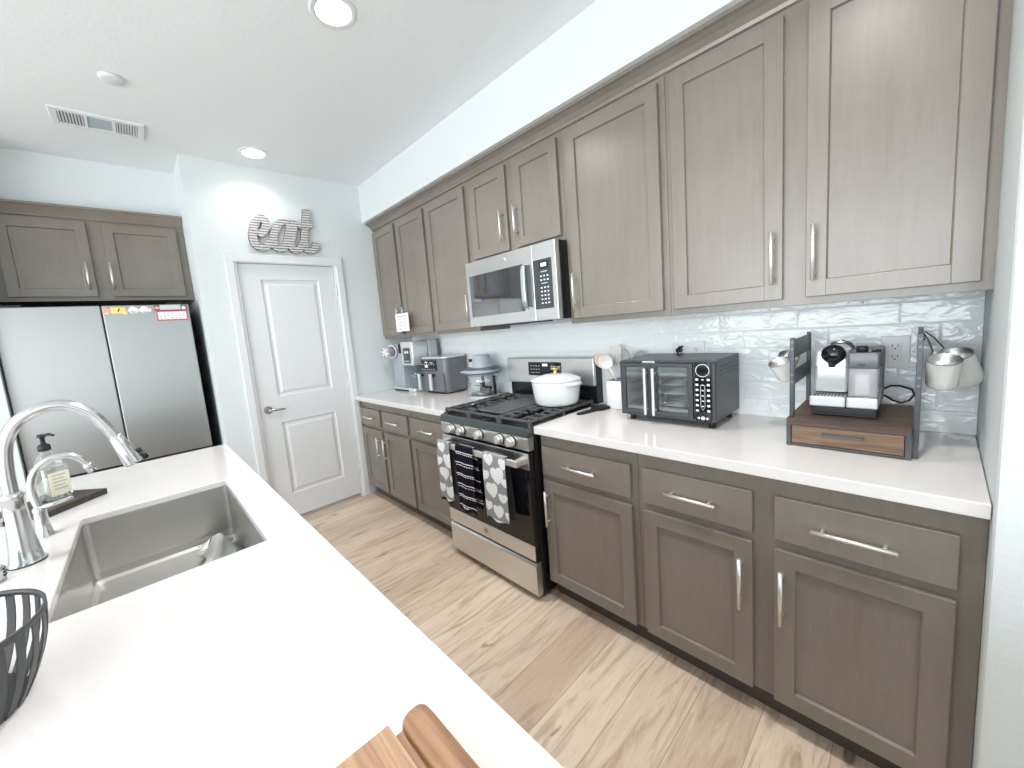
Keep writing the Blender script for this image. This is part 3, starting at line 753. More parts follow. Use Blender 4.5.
for kx in (1.482, 1.572, 1.728, 1.890, 1.973):
    m = MB(); c = Vector((kx, -.6955, .832))
    m.cyl(c, c+Vector((0, -.010, 0)), .0265, 28); m.tube([c+Vector((0, -.010, 0)), c+Vector((0, -.014, 0)), c+Vector((0, -.030, 0)), c+Vector((0, -.034, 0))], [.0235, .0235, .0215, .019], 28)
    m.box(kx-.004, kx+.004, -.737, -.727, .813, .851, .002)
    k = link('knob', m, NICKEL, r)
    m = MB(); m.cyl(c+Vector((0, -.0005, 0)), c+Vector((0, -.006, 0)), .0305, 28); link('bezel', m, MATTEBLK, k)
# oven door
m = MB(); m.box(RX0+.003, RX1-.003, -.690, -.655, .222, .782, .004); od = link('oven_door', m, BLACK, r)
for q0, q1 in ((.700, .783), (.224, .306)):
    m = MB(); m.box(RX0+.003, RX1-.003, -.697, -.691, q0, q1, .002); link('door_trim', m, STEEL, od)
m = MB(); m.box(RX0+.003, RX1-.003, -.696, -.691, .307, .699, .001); link('window', m, BLACKG, od)
m = MB()
for k in range(3): m.box(RX0+.10, RX1-.10, -.6985, -.696, .758+.008*k, .762+.008*k)
link('vent_slots', m, MATTEBLK, od)
m = MB(); m.box(1.395, 2.060, -.762, -.746, .728, .762, .005, 3); m.box(1.398, 1.430, -.748, -.696, .730, .760, .003); m.box(2.026, 2.058, -.748, -.696, .730, .760, .003); link('handle', m, NICKEL, od)
def emblem(parent, cx, yf, cz, R_, name='emblem'):
    m = MB(); My = Matrix.Rotation(PI/2, 4, 'X')
    m.lathe([(0, 0), (R_, 0), (R_, .0012), (R_*.9, .0018), (0, .0018)], (cx, yf, cz), 32, M=My)
    m.lathe([(R_*.80, .0018), (R_*.80, .0026), (R_*.70, .0026), (R_*.70, .0018)], (cx, yf, cz), 32, mi=1, M=My, cap=False)
    # two looped script strokes in the medallion
    def st(pts): m.tube([(cx+a*R_, yf-.0024, cz+b*R_) for a, b in pts], R_*.055, 6, 1)
    st([(.02, .28), (-.18, .42), (-.38, .2), (-.40, -.1), (-.25, -.32), (-.05, -.2), (-.02, .05), (-.2, 0)])
    st([(.42, .25), (.25, .40), (.12, .2), (.3, .05), (.1, -.1), (.16, -.32), (.36, -.3), (.45, -.12)])
    return link(name, m, [SILVER, GREYPL], parent)
emblem(od, 1.709, -.6972, .266, .021)
m = MB(); m.prism([(-.655, .030), (-.690, .030), (-.698, .040), (-.698, .195), (-.690, .209), (-.655, .209)], 'x', RX0+.003, RX1-.003, bev=.0015); link('storage_drawer', m, STEEL, r)
# grates
ZG = .939
def grate(x0, x1, griddle=False):
    m = MB(); b = .0048
    for y in (-.655, -.385, -.115): m.box(x0, x1, y-.006, y+.006, ZG-.012, ZG, .002)
    for x in (x0+.006, x1-.006): m.box(x-.006, x+.006, -.655, -.115, ZG-.012, ZG, .002)
    for x in (x0+.006, x1-.006):
        for y in (-.655, -.385, -.115): m.box(x-.008, x+.008, y-.008, y+.008, .8985, ZG+.003, .002)
    if not griddle:
        for y0 in (-.52, -.25):
            cx = (x0+x1)/2
            for dy in (-.075, 0, .075):
                m.box(x0, cx-.028, y0+dy-b, y0+dy+b, ZG-.010, ZG+.003, .002); m.box(cx+.028, x1, y0+dy-b, y0+dy+b, ZG-.010, ZG+.003, .002)
            for dx in (-.04, .04):
                m.box(cx+dx-b, cx+dx+b, y0-.13, y0-.035, ZG-.010, ZG+.002, .002); m.box(cx+dx-b, cx+dx+b, y0+.035, y0+.13, ZG-.010, ZG+.002, .002)
    return m
link('grate', grate(1.378, 1.598), IRON, r); link('grate', grate(1.852, 2.072), IRON, r)
gc = link('grate', grate(1.604, 1.846, True), IRON, r)
m = MB(); m.rbox(1.725, -.37, ZG-.006, ZG+.005, .205, .47, .02, er=.004); link('griddle', m, IRON, gc)
for bx_ in (1.488, 1.962):
    for by_ in (-.52, -.25):
        m = MB(); m.lathe([(.05, .8985), (.05, .908), (.038, .911), (.038, .918), (.0, .919)], (bx_, by_, 0), 24); link('burner', m, MATTEBLK, r)
m = MB(); m.lathe([(.03, .8985), (.03, .906), (.0, .908)], (1.725, -.63, 0), 20); link('burner', m, MATTEBLK, r)
# back guard
m = MB(); m.box(RX0+.018, RX1+.0, -.070, -.0095, .9145, 1.172, .003); bg = link('backguard', m, BLACK, r)
m = MB(); m.box(RX0+.012, RX1, -.092, -.071, 1.016, 1.186, .008, 3); link('backguard_panel', m, STEEL, bg)
m = MB(); m.box(1.578, 1.848, -.0945, -.0925, 1.070, 1.158, .001)
m.box(1.690, 1.752, -.0955, -.0942, 1.128, 1.152, mi=1)
m.box(1.700, 1.712, -.0958, -.0954, 1.133, 1.147, mi=2); m.box(1.716, 1.724, -.0958, -.0954, 1.133, 1.147, mi=2); m.box(1.728, 1.740, -.0958, -.0954, 1.133, 1.147, mi=2)
for i in range(4):
    for j in range(3):
        for x0 in (1.600, 1.768): m.box(x0+.021*i, x0+.011+.021*i, -.0955, -.0942, 1.087+.022*j, 1.091+.022*j, mi=3)
link('display_panel', m, [BLACKG, MATTEBLK, LCD, PRINT], bg)

# dish towels on the oven handle
def towel(x0, x1, ztop, zf, zbk, mats, pat, label, seed, wav=.006, skew=0):
    m = MB(); yh = -.754; Lf = ztop-zf; Lb = ztop-zbk; tot = Lf+Lb+.03
    def fn(u, v):
        s = v*tot; x = x0+(x1-x0)*u
        if s < Lf: z = zf+s; y = yh-.0135; k = 1-s/Lf
        elif s < Lf+.03: a = (s-Lf)/.03*PI; z = ztop+.004*math.sin(a); y = yh-.0135*math.cos(a); k = 0
        else: z = ztop-(s-Lf-.03); y = yh+.0135; k = (s-Lf-.03)/max(Lb, .01)
        sg = -1 if s < Lf+.015 else .4
        y += sg*(.004+wav*(.5+.5*math.sin(u*9+seed+k*1.5)))*min(1, k*2.5+.15)
        x += (skew*k if sg < 0 else .018*k)+.004*math.sin(u*6+seed)*k
        z += .008*math.sin(u*7+seed)*(1 if s < .02 else 0)
        return (x, y, z)
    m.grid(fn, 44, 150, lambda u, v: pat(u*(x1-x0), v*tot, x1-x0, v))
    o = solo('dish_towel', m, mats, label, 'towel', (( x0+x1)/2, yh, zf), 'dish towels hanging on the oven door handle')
    s = o.modifiers.new('thick', 'SOLIDIFY'); s.thickness = .0025; s.offset = 0
    return o
def hearts(u, s, w, v):
    if s < .018 or v > .54: return 2  # black bottom hem; the back flap's shade is painted solid black too
    if s < .024: return 1
    for hx, hz, sc, rot in HE:
        a = (u-hx)/sc; b = (s-hz)/sc
        ca, sa = math.cos(rot), math.sin(rot); a, b = ca*a-sa*b, sa*a+ca*b
        b = b*1.08+.12
        if (a*a+b*b-1)**3-a*a*b**3*1.3 < 0: return 1
    return 0
HE = []
for k, (hx, hz) in enumerate([(.018, .085), (.098, .070), (.135, .150), (.060, .175), (.008, .250), (.105, .262), (.150, .330), (.045, .335), (.165, .06), (.160, .235)]):
    HE.append((hx, hz, (.026, .034, .024, .040, .028, .042, .028, .030, .022, .024)[k % 10], (.15, -.2, .1, -.12)[k % 4]))
def stripes(u, s, w, v):
    k = s % .062
    if .018 < k < .0225 or .030 < k < .034: return 1 if int(u/.006) % 3 or k > .024 else 0
    return 0
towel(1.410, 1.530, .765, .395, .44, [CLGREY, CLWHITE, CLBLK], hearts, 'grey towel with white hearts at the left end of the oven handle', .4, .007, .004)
towel(1.588, 1.736, .765, .392, .42, [CLNAVY, CLWHITE], stripes, 'black towel with thin white stripes between the two heart towels', 2.0, .008, .0)
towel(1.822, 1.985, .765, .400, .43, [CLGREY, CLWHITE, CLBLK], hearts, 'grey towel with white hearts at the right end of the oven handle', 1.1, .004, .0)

# ------------------------------------------------------------------ microwave
r = thing('microwave', 'stainless steel microwave mounted above the gas range', 'microwave', (1.73, -.2, 1.42))
MX0, MX1, MF = 1.372, 2.086, -.395
m = MB(); m.box(MX0, MX1, MF+.036, -.012, 1.421, 1.822, .002)
for k in range(3): m.box(MX1-.001, MX1+.0015, MF+.07+.07*k, MF+.10+.07*k, 1.43, 1.815)
link('body', m, BLACK, r)
m = MB(); m.box(MX0, 1.933, MF, MF+.035, 1.420, 1.822, .004, 3); md = link('door', m, STEEL, r)
m = MB(); m.box(1.403, 1.862, MF-.0015, MF+.001, 1.482, 1.737, .001); link('window', m, OVGLASS, md)
m = MB(); hx = 1.893
pts = [(hx, MF, 1.492), (hx, MF-.028, 1.500), (hx, MF-.040, 1.53), (hx, MF-.043, 1.61), (hx, MF-.040, 1.69), (hx, MF-.028, 1.722), (hx, MF, 1.730)]
t = bmesh.new(); rows = []
for p in pts: rows.append([t.verts.new((p[0]+a, p[1]+b, p[2])) for a, b in ((-.014, -.004), (-.010, -.007), (.010, -.007), (.014, -.004), (.014, .007), (-.014, .007))])
for P, Q in zip(rows, rows[1:]):
    for j in range(6): t.faces.new((P[j], P[(j+1) % 6], Q[(j+1) % 6], Q[j]))
t.faces.new(rows[0]); t.faces.new(rows[-1][::-1]); bmesh.ops.recalc_face_normals(t, faces=t.faces); m._merge(t)
m.box(hx+.002, hx+.0155, MF-.036, MF+.001, 1.500, 1.722, .002, mi=1)
m.bm.faces.ensure_lookup_table()
link('handle', m, [STEEL, DARKST], md)
m = MB(); m.box(1.9345, MX1, MF, MF+.035, 1.420, 1.822, .004, 3); mp = link('control_housing', m, STEEL, r)
m = MB(); m.box(1.936, 2.058, MF-.0015, MF+.001, 1.482, 1.738, .001)
m.box(1.974, 2.036, MF-.0022, MF-.0014, 1.690, 1.728, mi=1); m.box(1.990, 2.000, MF-.0026, MF-.002, 1.700, 1.718, mi=2); m.box(2.004, 2.012, MF-.0026, MF-.002, 1.700, 1.718, mi=2); m.box(2.016, 2.024, MF-.0026, MF-.002, 1.700, 1.718, mi=2)
for j in range(9):
    for i in range(3):
        if j in (0, 3): 
            if i == 1: m.box(1.985, 2.026, MF-.002, MF-.0014, 1.672-.020*j, 1.675-.020*j, mi=3)
            continue
        m.box(1.980+.022*i, 1.991+.022*i, MF-.002, MF-.0014, 1.668-.020*j, 1.675-.020*j, mi=3)
link('keypad', m, [base('keypad_black', (.05, .055, .06), .25), BLACKG, LCD, PRINT], mp)
emblem(md, 1.725, MF-.0004, 1.779, .013)
m = MB(); m.box(MX0+.06, 1.70, MF+.06, MF+.20, 1.412, 1.4205); m.box(1.74, 1.95, MF+.04, MF+.12, 1.414, 1.4205); link('vent_filter', m, MATTEBLK, r)

# recipe card on the far cabinet handles
r = thing('kitchen_card', 'white list card clipped to the left wall cabinet handles', 'card', (.43, -.372, 1.44))
m = MB(); m.box(.362, .565, -.366, -.3605, 1.440, 1.588, .001)
m.box(.390, .540, -.3668, -.3658, 1.560, 1.568, mi=1)
for j in range(4):
    m.box(.405, .452, -.3668, -.3658, 1.536-.024*j, 1.541-.024*j, mi=1); m.box(.482, .525, -.3668, -.3658, 1.536-.024*j, 1.541-.024*j, mi=1)
link('sheet', m, [PAPER, GREYINK], r)
m = MB(); m.box(.44, .475, -.366, -.3605, 1.425, 1.4395, .001); link('clip', m, MATTEBLK, r)

# ------------------------------------------------------------------ "eat" wall letters
def ribbon(mb, pts, w, x0, x1, n=8):
    P = [Vector((p[0], p[1], 0)) for p in pts]; C = []
    for i in range(len(P)-1):
        a = P[max(i-1, 0)]; b = P[i]; c = P[i+1]; d = P[min(i+2, len(P)-1)]
        for k in range(n):
            s = k/n; C.append(.5*((2*b)+(c-a)*s+(2*a-5*b+4*c-d)*s*s+(3*b-a-3*c+d)*s**3))
    C.append(P[-1]); t = bmesh.new(); rows = []
    for i, p in enumerate(C):
        d = (C[min(i+1, len(C)-1)]-C[max(i-1, 0)]).normalized(); nn = Vector((-d.y, d.x, 0))
        hw = w/2*(1.0 if 0 < i < len(C)-1 else .72)
        # broad-nib pen: verticals thicker than horizontals
        hw *= .80+.28*abs(d.y)
        a = p+nn*hw; b = p-nn*hw; xe = x1+.003*i/len(C)
        rows.append([t.verts.new(q) for q in ((xe, a.x, a.y), (xe, b.x, b.y), (x0, b.x, b.y), (x0, a.x, a.y))])
    for P_, Q_ in zip(rows, rows[1:]):
        for j in range(4):
            f = t.faces.new((P_[j], P_[(j+1) % 4], Q_[(j+1) % 4], Q_[j])); f.material_index = 0 if j == 0 else 1
    a = t.faces.new(rows[0][::-1]); b = t.faces.new(rows[-1]); a.material_index = b.material_index = 1
    bmesh.ops.recalc_face_normals(t, faces=t.faces)
    vm = {v: mb.bm.verts.new(v.co) for v in t.verts}
    for f in t.faces:
        nf = mb.bm.faces.new([vm[v] for v in f.verts]); nf.material_index = f.material_index
    t.free()
r = thing('eat_sign', 'corrugated grey metal wall letters spelling eat above the pantry door', 'sign', (.004, -1.04, 2.11))
LW = .051
m = MB(); ribbon(m, [(-1.236, 2.238), (-1.195, 2.268), (-1.172, 2.315), (-1.180, 2.358), (-1.210, 2.362), (-1.243, 2.325), (-1.264, 2.268), (-1.272, 2.216), (-1.262, 2.166), (-1.228, 2.142), (-1.188, 2.157), (-1.150, 2.205)], LW, .004, .026)
link('letter_e', m, [CORR, CORREDGE], r)
m = MB(); ribbon(m, [(-1.010, 2.345), (-1.045, 2.357), (-1.085, 2.333), (-1.117, 2.278), (-1.134, 2.22), (-1.129, 2.164), (-1.098, 2.140), (-1.062, 2.162), (-1.038, 2.21), (-1.018, 2.274), (-1.000, 2.346)], LW*.95, .004, .026)
ribbon(m, [(-.966, 2.368), (-.984, 2.295), (-1.004, 2.231), (-1.016, 2.18), (-.994, 2.142), (-.954, 2.156), (-.925, 2.196)], LW, .004, .0295)
link('letter_a', m, [CORR, CORREDGE], r)
m = MB(); ribbon(m, [(-.862, 2.468), (-.876, 2.385), (-.897, 2.285), (-.912, 2.211), (-.908, 2.166), (-.874, 2.142), (-.840, 2.164), (-.815, 2.214)], LW, .004, .026)
ribbon(m, [(-.945, 2.330), (-.90, 2.338), (-.828, 2.350)], LW*.8, .004, .0295)
link('letter_t', m, [CORR, CORREDGE], r)

# ------------------------------------------------------------------ ceiling fittings
for k, (cx, cy, lab) in enumerate(((1.70, -1.243, 'recessed ceiling light at the top edge of the view'), (.245, -1.243, 'recessed ceiling light above the eat letters'))):
    r = thing('recessed_light', lab, 'ceiling light', (cx, cy, H-.012), 0, 'round recessed ceiling lights')
    m = MB(); m.lathe([(.068, H-.003), (.070, H-.0055), (.086, H-.0055), (.092, H-.003), (.093, H-.0005)], (cx, cy, 0), 40, cap=False); link('trim_ring', m, TRIM, r)
    m = MB(); m.lathe([(0, H-.0045), (.069, H-.0045), (.069, H-.001), (0, H-.001)], (cx, cy, 0), 36); link('diffuser', m, LAMP, r)
r = thing('air_vent', 'white rectangular ceiling air vent above the refrigerator', 'vent', (.222, -2.0, H-.012))
vx0, vx1, vy0, vy1 = .125, .322, -2.190, -1.812
m = MB(); 
for a, b, c, d in ((vx0, vx1, vy0, vy0+.028), (vx0, vx1, vy1-.028, vy1), (vx0, vx0+.03, vy0+.028, vy1-.028), (vx1-.03, vx1, vy0+.028, vy1-.028), (vx0+.03, vx1-.03, -2.062, -2.048), (vx0+.03, vx1-.03, -1.948, -1.934)):
    m.box(a, b, c, d, H-.010, H-.0005, .001)
link('frame', m, TRIM, r)
m = MB(); m.box(vx0+.028, vx1-.028, vy0+.026, vy1-.026, H-.0025, H-.0006); link('duct', m, DARKST, r)
m = MB(); m.box(vx0+.03, vx1-.03, -2.048, -1.948, H-.0055, H-.003); link('center_plate', m, m_wall('vent_plate_paint', (.42, .50, .54), 0), r)
for a, b, tl in ((vy0+.028, -2.062, .35), (-1.934, vy1-.028, .35)):
    n = 8
    for k in range(n):
        y = a+(b-a)*(k+.5)/n; m = MB(); m.box(vx0+.03, vx1-.03, y-.0030, y+.0030, H-.0095, H-.004, rot=Matrix.Rotation(tl, 3, 'X')); link('slat', m, TRIM, r)
m = MB(); m.lathe([(0, H-.014), (.036, H-.014), (.046, H-.010), (.048, H-.0005)], (.738, -1.935, 0), 36); solo('smoke_detector', m, TRIM, 'small white disc on the ceiling near the air vent', 'detector', (.738, -1.935, H-.014))

# ------------------------------------------------------------------ left counter: coffee maker, air fryer, chopper
r = thing('coffee_maker', 'silver coffee maker with folding frother at the far left counter', 'coffee maker', (.29, -.21, .914))
m = MB(); m.rbox(.28, -.195, .9145, .948, .36, .235, .02, er=.005); link('base', m, SILVER, r)
m = MB(); m.box(.115, .36, -.3165, -.311, .918, .930, .001); link('base_band', m, MATTEBLK, r)
m = MB(); m.rbox(.198, -.205, .948, 1.335, .175, .20, .014, er=.006); link('column', m, BLUEGREY, r)
m = MB(); m.box(.245, .283, -.307, -.303, 1.255, 1.333, .001); link('column_cap', m, MATTEBLK, r)
m = MB(); m.rbox(.390, -.235, 1.146, 1.350, .195, .155, .012, er=.006); hd = link('head', m, SILVER, r)
m = MB(); m.box(.338, .446, -.3145, -.312, 1.165, 1.297, .002)
m.cyl((.375, -.3145, 1.262), (.375, -.318, 1.262), .013, 14, 1); m.cyl((.412, -.3145, 1.262), (.412, -.318, 1.262), .013, 14, 1); m.cyl((.392, -.3145, 1.222), (.392, -.321, 1.222), .019, 18, 2)
for k in range(4): m.box(.355+.02*k, .366+.02*k, -.316, -.314, 1.180, 1.188, mi=1)
link('control_panel', m, [DARKST, PRINT, GREYPL], hd)
m = MB(); m.rbox(.415, -.100, .952, 1.352, .15, .10, .012, er=.006); link('water_tank', m, TANK, r)
m = MB(); m.box(.486, .497, -.062, -.045, .948, 1.358, .003); link('tank_edge', m, GREYPL, r)
m = MB(); m.box(.290, .490, -.17, -.155, .948, 1.146, .003); link('back_panel', m, DKBLUE, r)
m = MB(); m.lathe([(.046, .9485), (.05, .952), (.055, 1.04), (.058, 1.075), (.055, 1.075), (.048, .956), (0, .954)], (.395, -.235, 0), 26); link('glass_carafe', m, GLASS, r)
m = MB(); c = Vector((.178, -.325, 1.272)); d = Vector((.30, -.95, -.02)).normalized()
m.cyl(c-d*.02, c+d*.012, .052, 28); fr = link('frother', m, GREYPL, r)
m = MB(); q = d.orthogonal().normalized(); p2 = d.cross(q)
m.tube([c+d*.012+(q*math.cos(a)+p2*math.sin(a))*.052 for a in [2*PI*k/32 for k in range(32)]], .006, 8, closed=True); link('ring', m, WHITEPL, fr)
m = MB(); m.tube([c+d*.012, c+d*.05, c+d*.085, c+d*.095], [.040, .044, .046, .040], 22); link('whisk_cup', m, MILKY, fr)
m = MB(); m.tube([c+d*.06, c+d*.088, c+d*.0965], [.014, .014, .012], 14)
for k in range(6):
    a = 2*PI*k/6; e_ = q*math.cos(a)+p2*math.sin(a); m.cyl(c+d*.0965+e_*.006, c+d*.0955+e_*.044, .0065, 8)
link('whisk', m, WHITEPL, fr)

r = thing('air_fryer', 'grey two basket air fryer with white handles', 'air fryer', (.69, -.15, .914))
R_ = Matrix.Translation(Vector((.690, -.148, 0))) @ Matrix.Rotation(.06, 4, 'Z')
m = MB(); m.rbox(0, 0, .924, 1.198, .315, .225, .05, .335, .25, .012, M=R_); link('body', m, GREYPL, r)
m = MB(); m.rbox(0, 0, .9145, .926, .30, .21, .05, er=.003, M=R_); link('foot', m, MATTEBLK, r)
m = MB(); m.rbox(.0, 0, 1.1985, 1.213, .330, .245, .05, er=.004, M=R_); link('lid', m, SILVER, r)
def onf(mb):
    for v in mb.bm.verts: v.co = R_ @ v.co
    return mb
m = MB(); m.box(-.135, .060, -.131, -.120, 1.105, 1.190, .003); 
m.box(-.085, -.045, -.1335, -.130, 1.130, 1.150, mi=1); m.box(-.080, -.050, -.1335, -.130, 1.166, 1.178, mi=1); m.box(-.02, .02, -.1335, -.130, 1.166, 1.172, mi=1)
for i in range(6):
    for j in range(2): m.box(-.125+.03*i, -.114+.03*i, -.1335, -.130, 1.113+.008*j*5, 1.118+.04*j, mi=1)
link('control_panel', onf(m), [BLACKG, PRINT], r)
for kx in (-.128, .022):
    m = MB(); m.box(max(kx-.03, -.155), kx+.112, -.130, -.10, .935, 1.085, .004); dr = link('basket_drawer', onf(m), GREYPL, r)
    m = MB(); m.box(kx-.016, kx+.016, -.178, -.160, .948, 1.082, .006); link('handle', onf(m), SILVER, dr)
    m = MB(); m.box(kx-.014, kx+.014, -.165, -.128, 1.058, 1.078, .003); link('handle_bracket', onf(m), MATTEBLK, dr)

r = thing('food_chopper', 'clear food chopper bowl with blue grey motor lid', 'food chopper', (1.185, -.165, .914)); hx, hy = 1.185, -.165
m = MB(); m.lathe([(.0, .9145), (.112, .9145), (.115, .918), (.112, .923), (0, .925)], (hx, hy, 0), 40); link('base_ring', m, SILVER, r)
m = MB(); m.lathe([(0, .928), (.085, .927), (.093, .932), (.106, 1.01), (.120, 1.092), (.1185, 1.092), (.104, 1.01), (.090, .935), (.084, .931), (0, .931)], (hx, hy, 0), 44); link('bowl', m, SMOKE, r)
m = MB(); m.lathe([(.086, .9255), (.0925, .928), (.0925, .938), (.0, .938)], (hx, hy, 0), 40); link('bowl_foot', m, MATTEBLK, r)
m = MB(); m.lathe([(.114, 1.084), (.133, 1.086), (.138, 1.094), (.136, 1.118), (.126, 1.126), (.05, 1.132)], (hx, hy, 0), 44); m.box(hx-.085, hx-.06, hy-.136, hy-.118, 1.100, 1.109, .001, mi=1); link('lid', m, [DKBLUE, PRINT], r)
m = MB(); m.lathe([(.138, 1.094), (.1395, 1.097), (.1395, 1.112), (.138, 1.115)], (hx, hy, 0), 44, cap=False); link('lid_band', m, BLUEGREY, r)
m = MB(); m.lathe([(.080, 1.126), (.080, 1.134), (.070, 1.138), (.066, 1.20), (.064, 1.211), (.058, 1.217), (0, 1.219)], (hx, hy, 0), 36); mo = link('motor', m, BLUEGREY, r)
m = MB(); m.box(hx-.085, hx-.045, hy-.05, hy-.02, 1.170, 1.192, .003); link('switch', m, MATTEBLK, mo)
m = MB(); m.lathe([(.012, .938), (.014, .97), (.010, 1.06)], (hx, hy, 0), 14)
for k in range(4):
    a = k*PI/2+.5; z = .95+.02*k
    m.prism([(hx+.012*math.cos(a)-.02*math.sin(a), hy+.012*math.sin(a)+.02*math.cos(a)), (hx+.07*math.cos(a), hy+.07*math.sin(a)), (hx+.012*math.cos(a)+.012*math.sin(a), hy+.012*math.sin(a)-.012*math.cos(a))], 'z', z, z+.004)
link('blade', m, MATTEBLK, r)
m = MB(); m.rbox(hx+.03, hy+.0, .939, .985, .09, .07, .02, er=.012); link('blade_guard', m, MATTEBLK, r)
m = MB(); m.box(hx+.117, hx+.127, hy-.012, hy+.012, .93, 1.07, .003); link('latch', m, MATTEBLK, r)

# ------------------------------------------------------------------ pot on the stove
r = thing('dutch_oven', 'white enamel dutch oven with gold knob on the range', 'pot', (1.938, -.27, .9425)); px_, py_ = 1.938, -.27; zp = .9425
m = MB(); m.lathe([(0, zp), (.104, zp), (.117, zp+.005), (.124, zp+.018), (.132, zp+.07), (.139, zp+.128), (.140, zp+.134), (.135, zp+.134), (.127, zp+.07), (.118, zp+.02), (0, zp+.012)], (px_, py_, 0), 56); link('body', m, CERAM, r)
for s, a0 in ((1, -.15), (-1, -.15)):
    m = MB(); t = bmesh.new(); rows = []
    for i in range(13):
        a = a0-.42+.84*i/12 + (0 if s > 0 else PI); e = math.sin(PI*i/12)**.55
        ca, sa = math.cos(a), math.sin(a); R0 = .134; R1 = .138+.036*e
        rows.append([t.verts.new((px_+ca*R_q, py_+sa*R_q, zp+z)) for R_q, z in ((R0, .132), (R1, .132-.002), (R1+.002, .124), (R1-.004, .116), (R0, .100))])
    for P, Q in zip(rows, rows[1:]):
        for j in range(4):
            f = t.faces.new((P[j], P[j+1], Q[j+1], Q[j])); f.smooth = True
    t.faces.new(rows[0]); t.faces.new(rows[-1][::-1]); bmesh.ops.recalc_face_normals(t, faces=t.faces); m._merge(t); link('handle', m, CERAM, r)
m = MB(); m.lathe([(.132, zp+.1345), (.141, zp+.136), (.141, zp+.142), (.125, zp+.153), (.095, zp+.163), (.05, zp+.171), (0, zp+.173)], (px_, py_, 0), 56); ld = link('lid', m, CERAM, r)
m = MB(); m.lathe([(.013, zp+.172), (.010, zp+.180), (.0085, zp+.192), (.014, zp+.197), (.024, zp+.200), (.026, zp+.206), (.020, zp+.212), (0, zp+.214)], (px_, py_, 0), 28); link('knob', m, GOLD, ld)

# spoon rest on the right counter
m = MB(); t_ = Matrix.Translation(Vector((2.168, -.245, 0))) @ Matrix.Rotation(1.35, 4, 'Z')
m.rbox(.055, .010, .9143, .922, .105, .075, .025, er=.003, M=t_); m.rbox(-.055, 0, .9143, .924, .13, .034, .012, er=.003, M=t_)
m.rbox(.055, .010, .9222, .930, .095, .065, .022, .105, .075, er=.002, M=t_); m.box(-.01, .03, -.02, .02, .918, .926, .003, rot=Matrix.Rotation(.2, 3, 'Z'), mi=0, piv=(0, 0, .92)) if False else None
solo('spoon_rest', m, MATTEBLK, 'black spoon rest on the counter just right of the range', 'spoon rest', (2.168, -.245, .9143))

# ------------------------------------------------------------------ utensil crock
ux, uy = 2.246, -.095
r = thing('utensil_crock', 'white square utensil crock behind the toaster oven', 'crock', (ux, uy, .914))
m = MB(); m.rbox(ux, uy, .9145, 1.066, .125, .125, .018, er=.004)
link('pot', m, WHITEPL, r)
m = MB(); m.rbox(ux, uy, 1.0665, 1.0675, .105, .105, .012, er=.0003); link('opening', m, GREYPL, r)
def spoon(name, base, tip, head, label, mat, cat, w=.03, kind='spoon'):
    b = Vector(base); t2 = Vector(tip); d = (t2-b).normalized(); side = d.cross(Vector((0.25, -1, 0))).normalized(); nrm = side.cross(d)
    m = MB(); m.tube([b, b+(t2-b)*.55, t2], [.0055, .006, .005], 10)
    o = thing(name, label, cat, base, 0, 'kitchen utensils in the white crock')
    link('handle', m, mat, o)
    m = MB(); L = head
    if kind == 'spoon':
        def fn(u, v):
            a = 2*PI*u; rr = v; x = math.cos(a)*rr; y = math.sin(a)*rr
            return t2+d*(L*.5-.006+x*L*.5)+side*(y*w)-nrm*(.014*(1-rr*rr))
        m.grid(fn, 24, 6)
        hd_ = link('bowl', m, mat, o)
    else:
        n = 5
        m2 = MB()
        for k in range(n):
            s0 = -w+2*w*k/(n-.0); 
            p = [t2-d*.006+side*(s0+.002)*.75, t2-d*.006+side*(s0+2*w/n-.002)*.75, t2+d*L+side*(s0+2*w/n-.002), t2+d*L+side*(s0+.002)]
            tb = bmesh.new(); A = [tb.verts.new(q) for q in p]; B = [tb.verts.new(q+nrm*.003) for q in p]
            tb.faces.new(A); tb.faces.new(B[::-1])
            for j in range(4): tb.faces.new((A[j], B[j], B[(j+1) % 4], A[(j+1) % 4]))
            bmesh.ops.recalc_face_normals(tb, faces=tb.faces); m2._merge(tb)
        for f in (0.0, .97):
            c = t2+d*(L*f-.002); a = c-side*w*(.75+.25*f); e = c+side*w*(.75+.25*f); m2.tube([a, e], .0035, 8)
        m.bm.free(); m = m2; hd_ = link('head', m, mat, o)
    s = hd_.modifiers.new('thick', 'SOLIDIFY'); s.thickness = .0025; s.offset = 0
    return o
spoon('serving_ladle', (ux-.02, uy-.02, 1.068), (ux-.072, uy-.03, 1.142), .088, 'blush pink ladle leaning left out of the white crock', PINKSIL, 'utensil', .036)
spoon('serving_spoon', (ux-.005, uy-.035, 1.068), (ux-.040, uy-.05, 1.138), .082, 'cream white spoon in front of the other utensils', CREAMSIL, 'utensil', .038)
spoon('slotted_turner', (ux+.0, uy+.01, 1.068), (ux-.024, uy+.02, 1.165), .088, 'pale slotted turner standing at the back of the crock', CREAMSIL, 'utensil', .034, 'turner')
spoon('serving_spoon', (ux+.018, uy+.005, 1.068), (ux+.034, uy-.012, 1.160), .082, 'grey spoon just right of the pale slotted turner', GREYSIL, 'utensil', .024)
spoon('serving_spoon', (ux+.032, uy+.01, 1.068), (ux+.072, uy+.028, 1.150), .085, 'grey spoon leaning furthest right over the toaster oven', GREYSIL, 'utensil', .026)

